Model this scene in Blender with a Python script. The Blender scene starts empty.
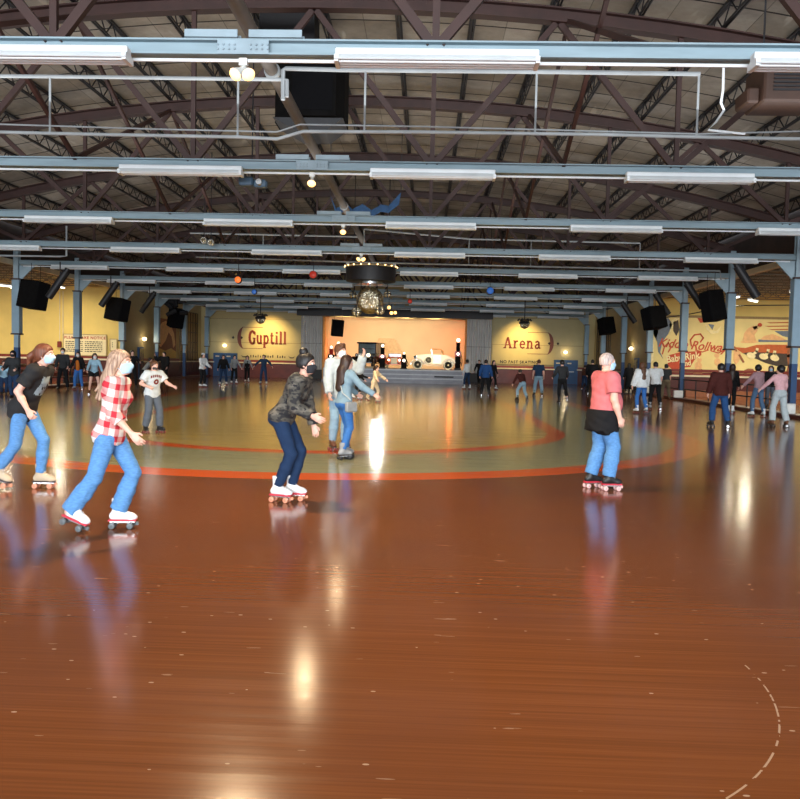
import bpy, math, random
import numpy as np
from mathutils import Matrix, Vector
random.seed(7)
C = bpy.context.scene.collection
SC = bpy.context.scene
PI = math.pi
ORG = {}

# ------------------------------------------------------------------ materials
def lin(c):
    return tuple(((v/255)/12.92 if v/255 <= .04045 else ((v/255+.055)/1.055)**2.4) for v in c) + (1,)
class NT:
    def __init__(s, name):
        s.m = bpy.data.materials.new(name); s.m.use_nodes = True
        s.t = s.m.node_tree; s.n = s.t.nodes; s.l = s.t.links
        s.b = s.n['Principled BSDF']
    def node(s, typ, **kw):
        n = s.n.new(typ)
        for k, v in kw.items(): setattr(n, k, v)
        return n
    def link(s, a, b): s.l.new(a, b)
    def val(s, sock, v):
        if hasattr(v, 'is_output'): s.l.new(v, sock)
        else: sock.default_value = v
    def math(s, op, a, b=0.0, c=None):
        n = s.n.new('ShaderNodeMath'); n.operation = op
        s.val(n.inputs[0], a); s.val(n.inputs[1], b)
        if c is not None: s.val(n.inputs[2], c)
        return n.outputs[0]
    def mix(s, f, a, b, blend='MIX'):
        n = s.n.new('ShaderNodeMix'); n.data_type = 'RGBA'; n.blend_type = blend
        s.val(n.inputs[0], f); s.val(n.inputs[6], a); s.val(n.inputs[7], b)
        return n.outputs[2]
    def coords(s, scale=(1,1,1)):
        t = s.n.new('ShaderNodeTexCoord'); m = s.n.new('ShaderNodeMapping')
        m.inputs['Scale'].default_value = scale
        s.l.new(t.outputs['Object'], m.inputs['Vector'])
        return m.outputs[0]
    def xyz(s):
        t = s.n.new('ShaderNodeTexCoord'); x = s.n.new('ShaderNodeSeparateXYZ')
        s.l.new(t.outputs['Object'], x.inputs[0]); return x.outputs
    def noise(s, scale=5, vec=None, detail=3, rough=.5):
        n = s.n.new('ShaderNodeTexNoise'); n.inputs['Scale'].default_value = scale
        n.inputs['Detail'].default_value = detail; n.inputs['Roughness'].default_value = rough
        s.l.new(vec if vec is not None else s.coords(), n.inputs['Vector'])
        return n.outputs['Fac']
    def ramp(s, f, stops):
        r = s.n.new('ShaderNodeValToRGB'); e = r.color_ramp.elements
        while len(e) < len(stops): e.new(.5)
        for q, (p, c) in zip(e, stops): q.position = p; q.color = c if len(c) == 4 else tuple(c)+(1,)
        s.l.new(f, r.inputs[0]); return r.outputs[0]
    def step(s, v, a, b):
        n = s.n.new('ShaderNodeMapRange'); n.interpolation_type = 'SMOOTHSTEP'
        s.val(n.inputs[0], v); n.inputs[1].default_value = a; n.inputs[2].default_value = b
        return n.outputs[0]
    def bump(s, h, strength, dist=.01):
        n = s.n.new('ShaderNodeBump'); n.inputs['Strength'].default_value = strength
        n.inputs['Distance'].default_value = dist
        s.l.new(h, n.inputs['Height']); s.l.new(n.outputs[0], s.b.inputs['Normal'])
def sc(c, k): return tuple(min(1, v*k) for v in c[:3]) + (1,)
MATS = {}
def mat(name, col, rough=.55, metal=0., var=.12, scale=6., bump=0., emis=0., ecol=None, spec=.5, stretch=(1,1,1)):
    if name in MATS: return MATS[name]
    t = NT(name); c = lin(col)
    f = t.noise(scale, t.coords(stretch), 4)
    t.link(t.ramp(f, [(.3, sc(c, 1-var)), (.7, sc(c, 1+var))]), t.b.inputs['Base Color'])
    t.b.inputs['Roughness'].default_value = rough; t.b.inputs['Metallic'].default_value = metal
    t.b.inputs['Specular IOR Level'].default_value = spec
    if bump: t.bump(t.noise(scale*6, t.coords(stretch), 3), bump)
    if emis:
        t.b.inputs['Emission Color'].default_value = lin(ecol or col)
        t.b.inputs['Emission Strength'].default_value = emis
    MATS[name] = t.m; return t.m

# ------------------------------------------------------------------ objects
def tag(o, label=None, cat=None, group=None, kind=None):
    if label: o['label'] = label
    if cat: o['category'] = cat
    if group: o['group'] = group
    if kind: o['kind'] = kind
    return o
def thing(name, label, cat, loc=(0,0,0), rz=0., group=None, kind=None):
    o = bpy.data.objects.new(name, None); C.objects.link(o)
    o.location = loc; o.rotation_euler = (0,0,rz); o.empty_display_size = .1
    ORG[o.name] = Matrix.Translation(Vector(loc)) @ Matrix.Rotation(rz, 4, 'Z')
    return tag(o, label, cat, group, kind)
def link(name, me, m, parent=None):
    o = bpy.data.objects.new(name, me); C.objects.link(o)
    if m is not None:
        if not me.materials: me.materials.append(m)
        if me.materials[0] != m:
            o.material_slots[0].link = 'OBJECT'; o.material_slots[0].material = m
    if parent is not None:
        o.parent = parent
        ORG[o.name] = ORG.get(parent.name, Matrix())
    return o
class MB:
    """collects shapes (world coordinates) and links them as one mesh"""
    def __init__(s): s.v = []; s.f = []
    def add(s, vs, fs):
        k = len(s.v); s.v += [tuple(v) for v in vs]; s.f += [tuple(i+k for i in f) for f in fs]; return s
    def box(s, lo, hi, R=None, c=None, bev=0.):
        x0,y0,z0 = lo; x1,y1,z1 = hi
        if bev > 0:
            b = min(bev, (x1-x0)*.45, (y1-y0)*.45, (z1-z0)*.45)
            vs = []; 
            import itertools
            idx = {}
            for sx in (0,1):
                for sy in (0,1):
                    for sz in (0,1):
                        X = (x0,x1)[sx]; Y = (y0,y1)[sy]; Z = (z0,z1)[sz]
                        bx = b*(1-2*sx); by = b*(1-2*sy); bz = b*(1-2*sz)
                        idx[sx,sy,sz,'x'] = len(vs); vs.append((X, Y+by, Z+bz))
                        idx[sx,sy,sz,'y'] = len(vs); vs.append((X+bx, Y, Z+bz))
                        idx[sx,sy,sz,'z'] = len(vs); vs.append((X+bx, Y+by, Z))
            fs = []
            for a in (0,1):
                q = [idx[a,0,0,'x'], idx[a,1,0,'x'], idx[a,1,1,'x'], idx[a,0,1,'x']]; fs.append(q if a else q[::-1])
                q = [idx[0,a,0,'y'], idx[0,a,1,'y'], idx[1,a,1,'y'], idx[1,a,0,'y']]; fs.append(q if a else q[::-1])
                q = [idx[0,0,a,'z'], idx[1,0,a,'z'], idx[1,1,a,'z'], idx[0,1,a,'z']]; fs.append(q if a else q[::-1])
            for a in (0,1):
                for d in (0,1):
                    q = [idx[a,d,0,'x'], idx[a,d,0,'y'], idx[a,d,1,'y'], idx[a,d,1,'x']]; fs.append(q)
                    q = [idx[a,0,d,'x'], idx[a,0,d,'z'], idx[a,1,d,'z'], idx[a,1,d,'x']]; fs.append(q)
                    q = [idx[0,a,d,'y'], idx[0,a,d,'z'], idx[1,a,d,'z'], idx[1,a,d,'y']]; fs.append(q)
                    for e in (0,1): fs.append([idx[a,d,e,'x'], idx[a,d,e,'y'], idx[a,d,e,'z']])
        else:
            vs = [(x0,y0,z0),(x1,y0,z0),(x1,y1,z0),(x0,y1,z0),(x0,y0,z1),(x1,y0,z1),(x1,y1,z1),(x0,y1,z1)]
            fs = [(3,2,1,0),(4,5,6,7),(0,1,5,4),(1,2,6,5),(2,3,7,6),(3,0,4,7)]
        if R is not None:
            c = Vector(c) if c is not None else Vector(((x0+x1)/2,(y0+y1)/2,(z0+z1)/2))
            vs = [c + R @ (Vector(v)-c) for v in vs]
        return s.add(vs, fs)
    def bar(s, a, b, w, h, up=(0,0,1)):
        a = Vector(a); b = Vector(b); d = (b-a).normalized(); u = Vector(up)
        if abs(d.dot(u)) > .98: u = Vector((0,1,0))
        l = d.cross(u).normalized(); u = l.cross(d)
        vs = [p + l*(i*w/2) + u*(j*h/2) for p in (a,b) for i,j in ((-1,-1),(1,-1),(1,1),(-1,1))]
        return s.add(vs, [(0,1,2,3),(7,6,5,4),(0,4,5,1),(1,5,6,2),(2,6,7,3),(3,7,4,0)])
    def ibeam(s, a, b, w, h, t=.025, up=(0,0,1)):
        a = Vector(a); b = Vector(b); d = (b-a).normalized(); u = Vector(up); l = d.cross(u).normalized(); u = l.cross(d)
        o = u*(h/2-t/2)
        s.bar(a+o, b+o, w, t, up); s.bar(a-o, b-o, w, t, up); return s.bar(a, b, t, h-2*t, up)
    def tube(s, pts, r, n=8, cap=True, r2=None):
        pts = [Vector(p) for p in pts]; m = len(pts); vs = []; fs = []
        prev = None
        for i, p in enumerate(pts):
            d = (pts[min(i+1,m-1)] - pts[max(i-1,0)]).normalized()
            if prev is None:
                u = Vector((0,0,1)) if abs(d.z) < .9 else Vector((1,0,0))
                l = d.cross(u).normalized()
            else: l = (prev - d*prev.dot(d)).normalized()
            prev = l; u = d.cross(l)
            rr = r if r2 is None else r + (r2-r)*i/(m-1)
            for k in range(n):
                t = 2*PI*k/n; vs.append(p + l*(rr*math.cos(t)) + u*(rr*math.sin(t)))
        for i in range(m-1):
            for k in range(n):
                q = (k+1) % n; fs.append((i*n+k, i*n+q, (i+1)*n+q, (i+1)*n+k))
        if cap: fs.append(tuple(range(n))[::-1]); fs.append(tuple((m-1)*n+k for k in range(n)))
        return s.add(vs, fs)
    def lathe(s, prof, c, n=20, axis='z', R=None):
        vs = []; fs = []; m = len(prof); c = Vector(c)
        for r, h in prof:
            for k in range(n):
                t = 2*PI*k/n; v = Vector((r*math.cos(t), r*math.sin(t), h))
                if axis == 'x': v = Vector((v.z, v.x, v.y))
                elif axis == 'y': v = Vector((v.y, v.z, v.x))
                if R is not None: v = R @ v
                vs.append(c+v)
        for i in range(m-1):
            for k in range(n):
                q = (k+1) % n; fs.append((i*n+k, i*n+q, (i+1)*n+q, (i+1)*n+k))
        if prof[0][0] > 1e-4: fs.append(tuple(range(n))[::-1])
        if prof[-1][0] > 1e-4: fs.append(tuple((m-1)*n+k for k in range(n)))
        return s.add(vs, fs)
    def ball(s, c, r, n=20, sz=1.):
        m = n//2
        return s.lathe([(max(1e-5, r*math.sin(PI*i/m)), -sz*r*math.cos(PI*i/m)) for i in range(m+1)], c, n)
    def prism(s, poly, axis, a, b):
        """poly: 2-D points; axis 'y': (x,z) extruded in y; 'x': (y,z) in x; 'z': (x,y) in z"""
        def mk(p, t):
            return {'y': (p[0], t, p[1]), 'x': (t, p[0], p[1]), 'z': (p[0], p[1], t)}[axis]
        n = len(poly); vs = [mk(p, a) for p in poly] + [mk(p, b) for p in poly]
        fs = [tuple(range(n)), tuple(range(2*n-1, n-1, -1))]
        for i in range(n):
            j = (i+1) % n; fs.append((i, n+i, n+j, j))
        return s.add(vs, fs)
    def build(s, name, m, parent=None, smooth=False, local=False):
        vs = s.v
        if parent is not None and not local:
            inv = ORG.get(parent.name, Matrix()).inverted()
            vs = [inv @ Vector(v) for v in vs]
        me = bpy.data.meshes.new(name); me.from_pydata([tuple(v) for v in vs], [], s.f); me.update()
        import bmesh
        bm = bmesh.new(); bm.from_mesh(me); bmesh.ops.recalc_face_normals(bm, faces=bm.faces)
        if smooth:
            for f in bm.faces: f.smooth = True
            for e in bm.edges:
                if len(e.link_faces) == 2 and e.calc_face_angle() > .7: e.smooth = False
        bm.to_mesh(me); bm.free()
        return link(name, me, m, parent)
def dup(root, loc=None, label=None, **kw):
    r = root.copy(); C.objects.link(r)
    if loc is not None: r.location = loc
    if label: r['label'] = label
    for ch in list(root.children):
        c = ch.copy(); C.objects.link(c); c.parent = r
        for g in ch.children:
            d = g.copy(); C.objects.link(d); d.parent = c
    return r
def text_mesh(txt, size, shear=0., extrude=.004, space=1., bold=0.):
    cu = bpy.data.curves.new('lettering', 'FONT'); cu.body = txt; cu.size = size; cu.shear = shear
    cu.extrude = extrude; cu.align_x = 'CENTER'; cu.align_y = 'CENTER'; cu.space_character = space; cu.offset = bold
    o = bpy.data.objects.new('lettering', cu); C.objects.link(o)
    bpy.context.view_layer.update()
    me = bpy.data.meshes.new_from_object(o.evaluated_get(bpy.context.evaluated_depsgraph_get()))
    bpy.data.objects.remove(o); bpy.data.curves.remove(cu)
    return me
def text(txt, size, loc, m, parent, name='lettering', rot=(PI/2,0,0), sx=1., **kw):
    me = text_mesh(txt, size, **kw)
    M = Matrix.Translation(Vector(loc)) @ (Matrix.Rotation(rot[2],4,'Z') @ Matrix.Rotation(rot[1],4,'Y') @ Matrix.Rotation(rot[0],4,'X')) @ Matrix.Diagonal((sx,1,1,1))
    me.transform(ORG.get(parent.name, Matrix()).inverted() @ M)
    me.materials.clear()
    return link(name, me, m, parent)

# ------------------------------------------------------------------ camera
F_PX = 780.; CAM_Z = 1.68
ROLL = .0225
VPX, VPY = 26., 39.            # offset of the hall's vanishing point from the picture centre
ax = VPX*math.cos(ROLL) - VPY*math.sin(ROLL); ay = VPX*math.sin(ROLL) + VPY*math.cos(ROLL)
cam_d = bpy.data.cameras.new('camera'); cam = bpy.data.objects.new('camera', cam_d); C.objects.link(cam)
cam_d.sensor_fit = 'HORIZONTAL'; cam_d.sensor_width = 36; cam_d.lens = F_PX/800*36
cam_d.clip_start = .05; cam_d.clip_end = 300
yaw = math.atan2(ax, F_PX); pitch = math.atan2(ay, math.hypot(F_PX, ax))
Rc = Matrix.Rotation(yaw, 3, 'Z') @ Matrix.Rotation(PI/2 - pitch, 3, 'X') @ Matrix.Rotation(ROLL, 3, 'Z')
cam.matrix_world = Matrix.Translation((0,0,CAM_Z)) @ Rc.to_4x4()
SC.camera = cam
def ray(px, py): return Rc @ Vector((px-400, 399.5-py, -F_PX))
def at(px, py, Y):
    d = ray(px, py); k = Y/d.y; return Vector((d.x*k, Y, CAM_Z + d.z*k))
def gp(px, py, z=0.):
    d = ray(px, py); k = (z-CAM_Z)/d.z; return Vector((d.x*k, d.y*k, z))
# ------------------------------------------------------------------ layout (metres; camera above the origin looking along +Y)
XC = -2.375; XL = -17.75; XR = 12.72          # hall centre line, left and right column lines
Y1 = 9.88; BAY = 5.87; NB = 10
YB = [Y1 + BAY*k for k in range(NB)]         # roof trusses
YS = 45.8                                    # side end walls
YF = 63.6                                    # far wall
def zc(x): return 8.70 - .0095*(x-XC)**2     # roof arch

M_blue  = mat('beam_paint_blue', (140,161,170), .5, var=.13, scale=2.2, stretch=(.5,1,3))
M_plate = mat('plate_paint_blue', (148,168,178), .5, var=.12, scale=3)
M_rust  = mat('truss_paint_maroon', (56,32,27), .6, var=.2, scale=3)
M_black = mat('black_steel', (26,26,30), .55, var=.25, scale=5)
M_white = mat('white_enamel', (232,238,240), .4, var=.05, scale=3)
M_tube  = mat('unlit_glass_tube', (236,244,246), .25, var=.03)
M_pipe  = mat('grey_pipe', (150,156,158), .45, var=.15, scale=2)
M_brnpipe = mat('brown_grey_pipe', (100,92,84), .6, var=.15, scale=2)
M_yellow = mat('yellow_wall_paint', (224,196,112), .7, var=.06, scale=1.2)
M_beige = mat('beige_wall_paint', (176,158,112), .7, var=.07, scale=1.0)
M_far   = mat('far_wall_paint', (188,168,118), .65, var=.06, scale=.8)
M_wains = mat('maroon_wainscot', (84,30,24), .45, var=.2, scale=2)
M_redrail = mat('dark_red_moulding', (120,40,28), .45, var=.15, scale=2)
M_ivory = mat('ivory_ledge', (218,204,172), .5, var=.08, scale=3)
M_spk   = mat('speaker_black', (14,13,13), .9, var=.3, scale=6, spec=.12)
M_dkbrown = mat('dark_brown_boards', (52,38,32), .7, var=.25, scale=2)

# ------------------------------------------------------------------ floor
def floor_material():
    t = NT('polished_rink_floor'); x, y, z = t.xyz()
    # oval courses painted on the boards
    dx = t.math('SUBTRACT', x, XC)
    dy = t.math('MAXIMUM', t.math('SUBTRACT', t.math('ABSOLUTE', t.math('SUBTRACT', y, 34.0)), 14.6), 0.)
    r = t.math('SQRT', t.math('ADD', t.math('POWER', dx, 2.), t.math('POWER', dy, 2.)))
    grain = t.noise(1.0, t.coords((.5, 48, 1)), 5, .6)
    plank = t.noise(1.0, t.coords((.12, 9, 1)), 2, .5)
    blot = t.noise(.55, t.coords((1, 1, 1)), 3)
    brown = t.ramp(grain, [(.2, lin((104,60,28))), (.5, lin((124,70,34))), (.85, lin((142,84,44)))])
    brown = t.mix(t.step(blot, .45, .75), brown, lin((114,66,40)))
    green = t.ramp(grain, [(.25, lin((138,140,108))), (.75, lin((164,164,132)))])
    tan   = t.ramp(grain, [(.25, lin((176,152,84))), (.75, lin((204,180,112)))])
    orange = t.ramp(grain, [(.25, lin((204,84,28))), (.75, lin((228,106,42)))])
    e = .012
    def band(a, b): return t.math('MULTIPLY', t.step(r, a-e, a+e), t.math('SUBTRACT', 1., t.step(r, b-e, b+e)))
    col = t.mix(t.step(r, 8.2-e, 8.2+e), green, brown)
    col = t.mix(t.math('SUBTRACT', 1., t.step(r, 5.6-e, 5.6+e)), col, tan)
    col = t.mix(band(8.15, 8.78), col, orange)
    col = t.mix(band(5.35, 5.78), col, orange)
    pl = t.math('ADD', .86, t.math('MULTIPLY', plank, .28))
    col = t.mix(1., col, t.ramp(plank, [(.3, (.90,.90,.90)), (.7, (1,1,1))]), 'MULTIPLY')
    # board joints every 6 cm
    jf = t.math('FRACT', t.math('DIVIDE', y, .06))
    col = t.mix(t.math('MULTIPLY', t.math('LESS_THAN', jf, .06), .09), col, lin((50,24,14)))
    # scuffs: short pale strokes and specks
    v = t.node('ShaderNodeTexVoronoi'); v.inputs['Scale'].default_value = 1.0
    t.link(t.coords((4.2, 9, 1)), v.inputs['Vector'])
    speck = t.math('MULTIPLY', t.math('LESS_THAN', v.outputs['Distance'], .06), t.math('GREATER_THAN', t.noise(1.3), .42))
    n2 = t.noise(1., t.coords((3.5, 26, 1)), 2)
    str_ = t.math('MULTIPLY', t.math('GREATER_THAN', n2, .735), .5)
    sr = t.math('SQRT', t.math('ADD', t.math('POWER', t.math('SUBTRACT', x, .14), 2.), t.math('POWER', t.math('SUBTRACT', y, 4.33), 2.)))
    ring = t.math('MULTIPLY', t.math('LESS_THAN', t.math('ABSOLUTE', t.math('SUBTRACT', sr, 1.706)), .0045),
                  t.math('MULTIPLY', t.math('GREATER_THAN', x, 1.2), t.math('GREATER_THAN', t.noise(9.), .5)))
    ring = t.math('MULTIPLY', ring, t.math('LESS_THAN', y, 4.4))
    scuff = t.math('MINIMUM', 1., t.math('ADD', t.math('ADD', speck, str_), ring))
    col = t.mix(t.math('MULTIPLY', scuff, .75), col, lin((200,170,140)))
    t.link(col, t.b.inputs['Base Color'])
    rg = t.math('ADD', .11, t.math('MULTIPLY', t.noise(1., t.coords((.5, 14, 1)), 3), .09))
    t.link(rg, t.b.inputs['Roughness'])
    t.b.inputs['IOR'].default_value = 1.40
    t.bump(t.noise(1., t.coords((1.5, 60, 1)), 2), .05, .004)
    return t.m
fl = MB().box((-32,-7,-.2),(30,70,0)).build('floor', floor_material())
tag(fl, 'polished brown wooden rink floor with painted oval bands', 'floor', kind='structure')

# ------------------------------------------------------------------ ceiling: arched deck, joists, trusses
def deck_material():
    t = NT('roof_deck_panels'); x, y, z = t.xyz()
    fy = t.math('FRACT', t.math('DIVIDE', y, 1.12)); fx = t.math('FRACT', t.math('DIVIDE', x, 1.6))
    n = t.noise(1., t.coords((.8, .9, 1)), 5, .7)
    pn = t.node('ShaderNodeTexWhiteNoise')
    cb = t.node('ShaderNodeCombineXYZ'); t.link(t.math('FLOOR', t.math('DIVIDE', y, 1.12)), cb.inputs[0]); t.link(t.math('FLOOR', t.math('DIVIDE', x, .8)), cb.inputs[1])
    t.link(cb.outputs[0], pn.inputs['Vector'])
    c = t.ramp(n, [(.3, lin((132,127,118))), (.7, lin((180,175,165)))])
    c = t.mix(1., c, t.ramp(pn.outputs['Value'], [(0, (.72,.70,.66)), (1, (1,1,1))]), 'MULTIPLY')
    st = t.noise(1., t.coords((2.5, .5, 1)), 2)
    c = t.mix(t.math('MULTIPLY', t.step(st, .66, .74), .6), c, lin((196,192,182)))
    line = t.math('MAXIMUM', t.math('LESS_THAN', fy, .05), t.math('MULTIPLY', t.math('LESS_THAN', fx, .012), .5))
    c = t.mix(line, c, lin((30,28,28)))
    t.link(c, t.b.inputs['Base Color']); t.b.inputs['Roughness'].default_value = .85
    return t.m
mb = MB(); NSEG = 40
xs = [XL + (XR-XL)*i/NSEG for i in range(NSEG+1)]
for i in range(NSEG):
    a, b = xs[i], xs[i+1]; za, zb = zc(a)+.62, zc(b)+.62
    k = len(mb.v)
    mb.v += [(a,-7,za),(b,-7,zb),(b,YF+.3,zb),(a,YF+.3,za),(a,-7,za+.12),(b,-7,zb+.12),(b,YF+.3,zb+.12),(a,YF+.3,za+.12)]
    mb.f += [(k,k+3,k+2,k+1),(k+4,k+5,k+6,k+7)]
    if i == 0: mb.f.append((k,k+4,k+7,k+3))
    if i == NSEG-1: mb.f.append((k+1,k+2,k+6,k+5))
tag(mb.build('ceiling', deck_material()), 'arched grey roof deck of stained panels above the trusses', 'ceiling', kind='structure')

jm = MB(); L = BAY
for s in (-.03, .03):
    jm.bar((s,0,.40),(s,L,.40),.045,.05); jm.bar((s,0,.03),(s,L,.03),.03,.04)
n = 16
for i in range(n):
    a = L*i/n; b = L*(i+1)/n
    jm.bar((0,a,.40 if i%2 else .03),(0,b,.03 if i%2 else .40),.022,.022)
JM = jm.build('ceiling_joist', M_black)
first = True
for k in range(0, NB-1):
    for j in range(-9, 10):
        x = XC + 1.6*j
        if not (XL < x < XR): continue
        if first: o = JM; first = False
        else: o = JM.copy(); C.objects.link(o)
        o.location = (x, YB[k], zc(x)+.15)
        tag(o, 'black open web roof joist running from truss to truss', 'joist', 'open web roof joists', 'structure')

ORD = ['nearest','second','third','fourth','fifth','sixth','seventh','eighth','ninth','farthest']
ZB = 5.50
def make_truss(k):
    root = thing('roof_truss', f'bowstring roof truss with blue bottom beam, {ORD[k]} of the row', 'roof truss', (0,YB[k],0), 0, 'blue and maroon roof trusses', 'structure')
    y = YB[k]
    m = MB()
    m.ibeam((XL,y,ZB+.01),(XR,y,ZB+.01),.20,.19,.022)
    m.build('bottom_chord', M_blue, root)
    m = MB(); m.tube([(XL+.3,y-.04,ZB-.145),(XR-.3,y-.04,ZB-.145)],.022,6); m.build('conduit', M_white, root)
    m = MB(); N = 26
    px = [XL + (XR-XL)*i/N for i in range(N+1)]
    for i in range(N):
        a = (px[i],y,zc(px[i])); b = (px[i+1],y,zc(px[i+1])); m.ibeam(a,b,.24,.28,.03)
    m.build('top_chord', M_rust, root)
    def web(a, b, w=.105):
        mm = MB(); mm.bar((a[0],y,a[1]),(b[0],y,b[1]),w,w*.8,(0,1,0)); mm.build('web_member', M_rust, root)
    for s in (-1,1):
        for i in (0,1,2):
            xb = XC + s*(2.4+4.8*i)
            web((xb,ZB+.1),(xb,zc(xb)-.1),.09)
            for q in (-2.4, 2.4):
                xt = xb+q
                xt = max(XL+.15, min(XR-.15, xt))
                web((xb+.06*(1 if q>0 else -1),ZB+.1),(xt,zc(xt)-.1),.115)
    for s in (-1,1):                                   # splice plates beside the centre line
        xo = XC + .02 + s*.40
        m = MB(); m.box((xo-.33,y-.11,ZB+.11),(xo+.33,y-.085,ZB+.21)).box((xo-.33,y+.085,ZB+.11),(xo+.33,y+.11,ZB+.21)).box((xo-.33,y-.11,ZB+.108),(xo+.33,y+.11,ZB+.118))
        m.build('splice_plate', M_plate, root)
        m = MB()
        for i in range(4):
            for h in (-.03,.03): m.ball((XC+.02+s*(.10+.07*i),y-.112,ZB+h*.9),.014,8)
        m.build('bolt_row', M_plate, root)
    m = MB(); m.box((XC-.3,y-.105,ZB-.085),(XC+.34,y-.09,ZB+.085)); m.build('web_plate', M_plate, root)
    for s, xx in ((1,XL),(-1,XR)):                     # knee plates at the columns
        m = MB(); m.prism([(xx+s*.12,ZB-.11),(xx+s*.80,ZB-.11),(xx+s*.72,ZB-.2),(xx+s*.2,ZB-.74),(xx+s*.12,ZB-.74)],'y',y-.03,y+.03)
        m.build('knee_plate', M_plate, root)
    return root
for k in range(NB): make_truss(k)

# sway rods between neighbouring trusses
for k in range(NB-1):
    for x in (XC-4.8, XC+5.0):
        m = MB(); m.bar((x,YB[k+1],ZB+.1),(x,YB[k]+.1,zc(x)-.12),.085,.07,(1,0,0))
        o = m.build('ceiling_brace', M_rust); tag(o, 'maroon sway brace slanting between two roof trusses', 'brace', 'sway braces between trusses', 'structure')
        m = MB(); m.bar((x,YB[k],ZB+.1),(x,YB[k+1]-.1,zc(x)-.12),.085,.07,(1,0,0))
        o = m.build('ceiling_brace', M_rust); tag(o, 'maroon sway brace slanting between two roof trusses', 'brace', 'sway braces between trusses', 'structure')

# ------------------------------------------------------------------ columns
M_colpale = mat('column_pale_blue', (138,164,180), .5, var=.1, scale=2)
M_colblue = mat('column_deep_blue', (34,70,112), .45, var=.12, scale=2)
M_collar = mat('column_collar_brown', (64,44,40), .55, var=.2)
for side, X in (('left',XL),('right',XR)):
    for k in range(3, NB):
        y = YB[k]
        root = thing('column', f'pale blue boxed steel column on the {side} side carrying the {ORD[k]} roof truss', 'column', (X,y,0), 0, 'blue steel columns', 'structure')
        m = MB(); m.box((X-.10,y-.10,0),(X+.10,y+.10,1.85)); m.build('lower_shaft', M_colblue, root)
        m = MB(); m.box((X-.095,y-.095,1.85),(X+.095,y+.095,2.42)); m.build('middle_shaft', M_colpale, root)
        m = MB(); m.box((X-.165,y-.165,2.45),(X+.165,y+.165,4.76),bev=.02); m.build('casing', M_colpale, root)
        for z in (2.40, 4.76):
            m = MB(); m.box((X-.19,y-.19,z),(X+.19,y+.19,z+.06)); m.build('collar', M_collar, root)
        m = MB(); m.ibeam((X,y,4.82),(X,y,zc(X)),.22,.22,.03,(0,1,0)); m.build('upper_shaft', M_plate, root)

# edge boards above the aisles
for side, X, s in (('left',XL,-1),('right',XR,1)):
    m = MB(); m.box((min(X+s*.14,X+s*.26),8,5.62),(max(X+s*.14,X+s*.26),YF,zc(X)+.7))
    tag(m.build(f'wall_{side}_clerestory', M_dkbrown), f'dark board wall above the {side} column line', 'wall', kind='structure')
    m = MB(); m.box((min(X+s*.12,X+s*.3),12,5.40),(max(X+s*.12,X+s*.3),YS,5.62))
    tag(m.build('trim_1' if s < 0 else 'trim_2', M_ivory), f'cream edge trim of the lower {side} aisle ceiling', 'trim', kind='structure')

# ------------------------------------------------------------------ aisles, side end walls and side walls
M_aisle = mat('aisle_ceiling_cream', (176,168,144), .8, var=.1, scale=1)
for side, x0, x1 in (('left',-31,XL-.3),('right',XR+.3,29)):
    tag(MB().box((x0,8,5.95),(x1,YS,6.05)).build(f'ceiling_{side}_aisle', M_aisle), f'low cream ceiling over the {side} aisle', 'ceiling', kind='structure')
M_tanjoist = mat('tan_joist', (116,106,84), .6, var=.2)
jm = MB(); L = 11.0
jm.bar((0,0,.38),(L,0,.38),.07,.06); jm.bar((0,0,.02),(L,0,.02),.05,.04)
for i in range(26): jm.bar((L*i/26,0,.38 if i%2 else .02),(L*(i+1)/26,0,.02 if i%2 else .38),.025,.025)
AJ = jm.build('ceiling_aisle_joist', M_tanjoist); first = True
for x in (-30.0+.8, XR+.35):
    for i in range(18):
        if first: o = AJ; first = False
        else: o = AJ.copy(); C.objects.link(o)
        o.location = (x, 22.5+1.3*i, 5.52); tag(o, 'tan open web joist under the low aisle ceiling', 'joist', 'aisle ceiling joists', 'structure')

def wainscot(side, a, b, y, top=1.36):
    """wall foot along x from a to b at depth y (faces the camera)"""
    n = MB().box((a,y-.06,0),(b,y,top-.26)).build(f'baseboard_{side}_wainscot', M_wains); tag(n, f'maroon wainscot along the {side} wall foot', 'wainscot', kind='structure')
    n = MB().box((a,y-.12,top-.26),(b,y,top-.16)).build(f'trim_{side}_ledge', M_ivory); tag(n, f'ivory ledge strip on the {side} wall', 'trim', kind='structure')
    n = MB().box((a,y-.05,top-.16),(b,y,top)).build(f'trim_{side}_rail', M_redrail); tag(n, f'dark red moulding on the {side} wall', 'trim', kind='structure')
tag(MB().box((-31,YS,0),(XL-.25,YS+.2,6)).build('wall_left', M_yellow), 'bright yellow end wall of the left aisle', 'wall', kind='structure')
tag(MB().box((XR+.25,YS,0),(29,YS+.2,6)).build('wall_right', M_yellow), 'yellow end wall of the right aisle behind the mural', 'wall', kind='structure')
tag(MB().box((-31.2,8,0),(-31,YS,6)).build('wall_left_outer', M_yellow), 'yellow outer wall of the left aisle', 'wall', kind='structure')
tag(MB().box((29,8,0),(29.2,YS,6)).build('wall_right_outer', M_yellow), 'yellow outer wall of the right aisle', 'wall', kind='structure')
wainscot('left', -31, XL-.25, YS, 1.52); wainscot('right', XR+.25, 29, YS, 1.34)
XSL, XSR = XL-.75, XR+.85
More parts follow.
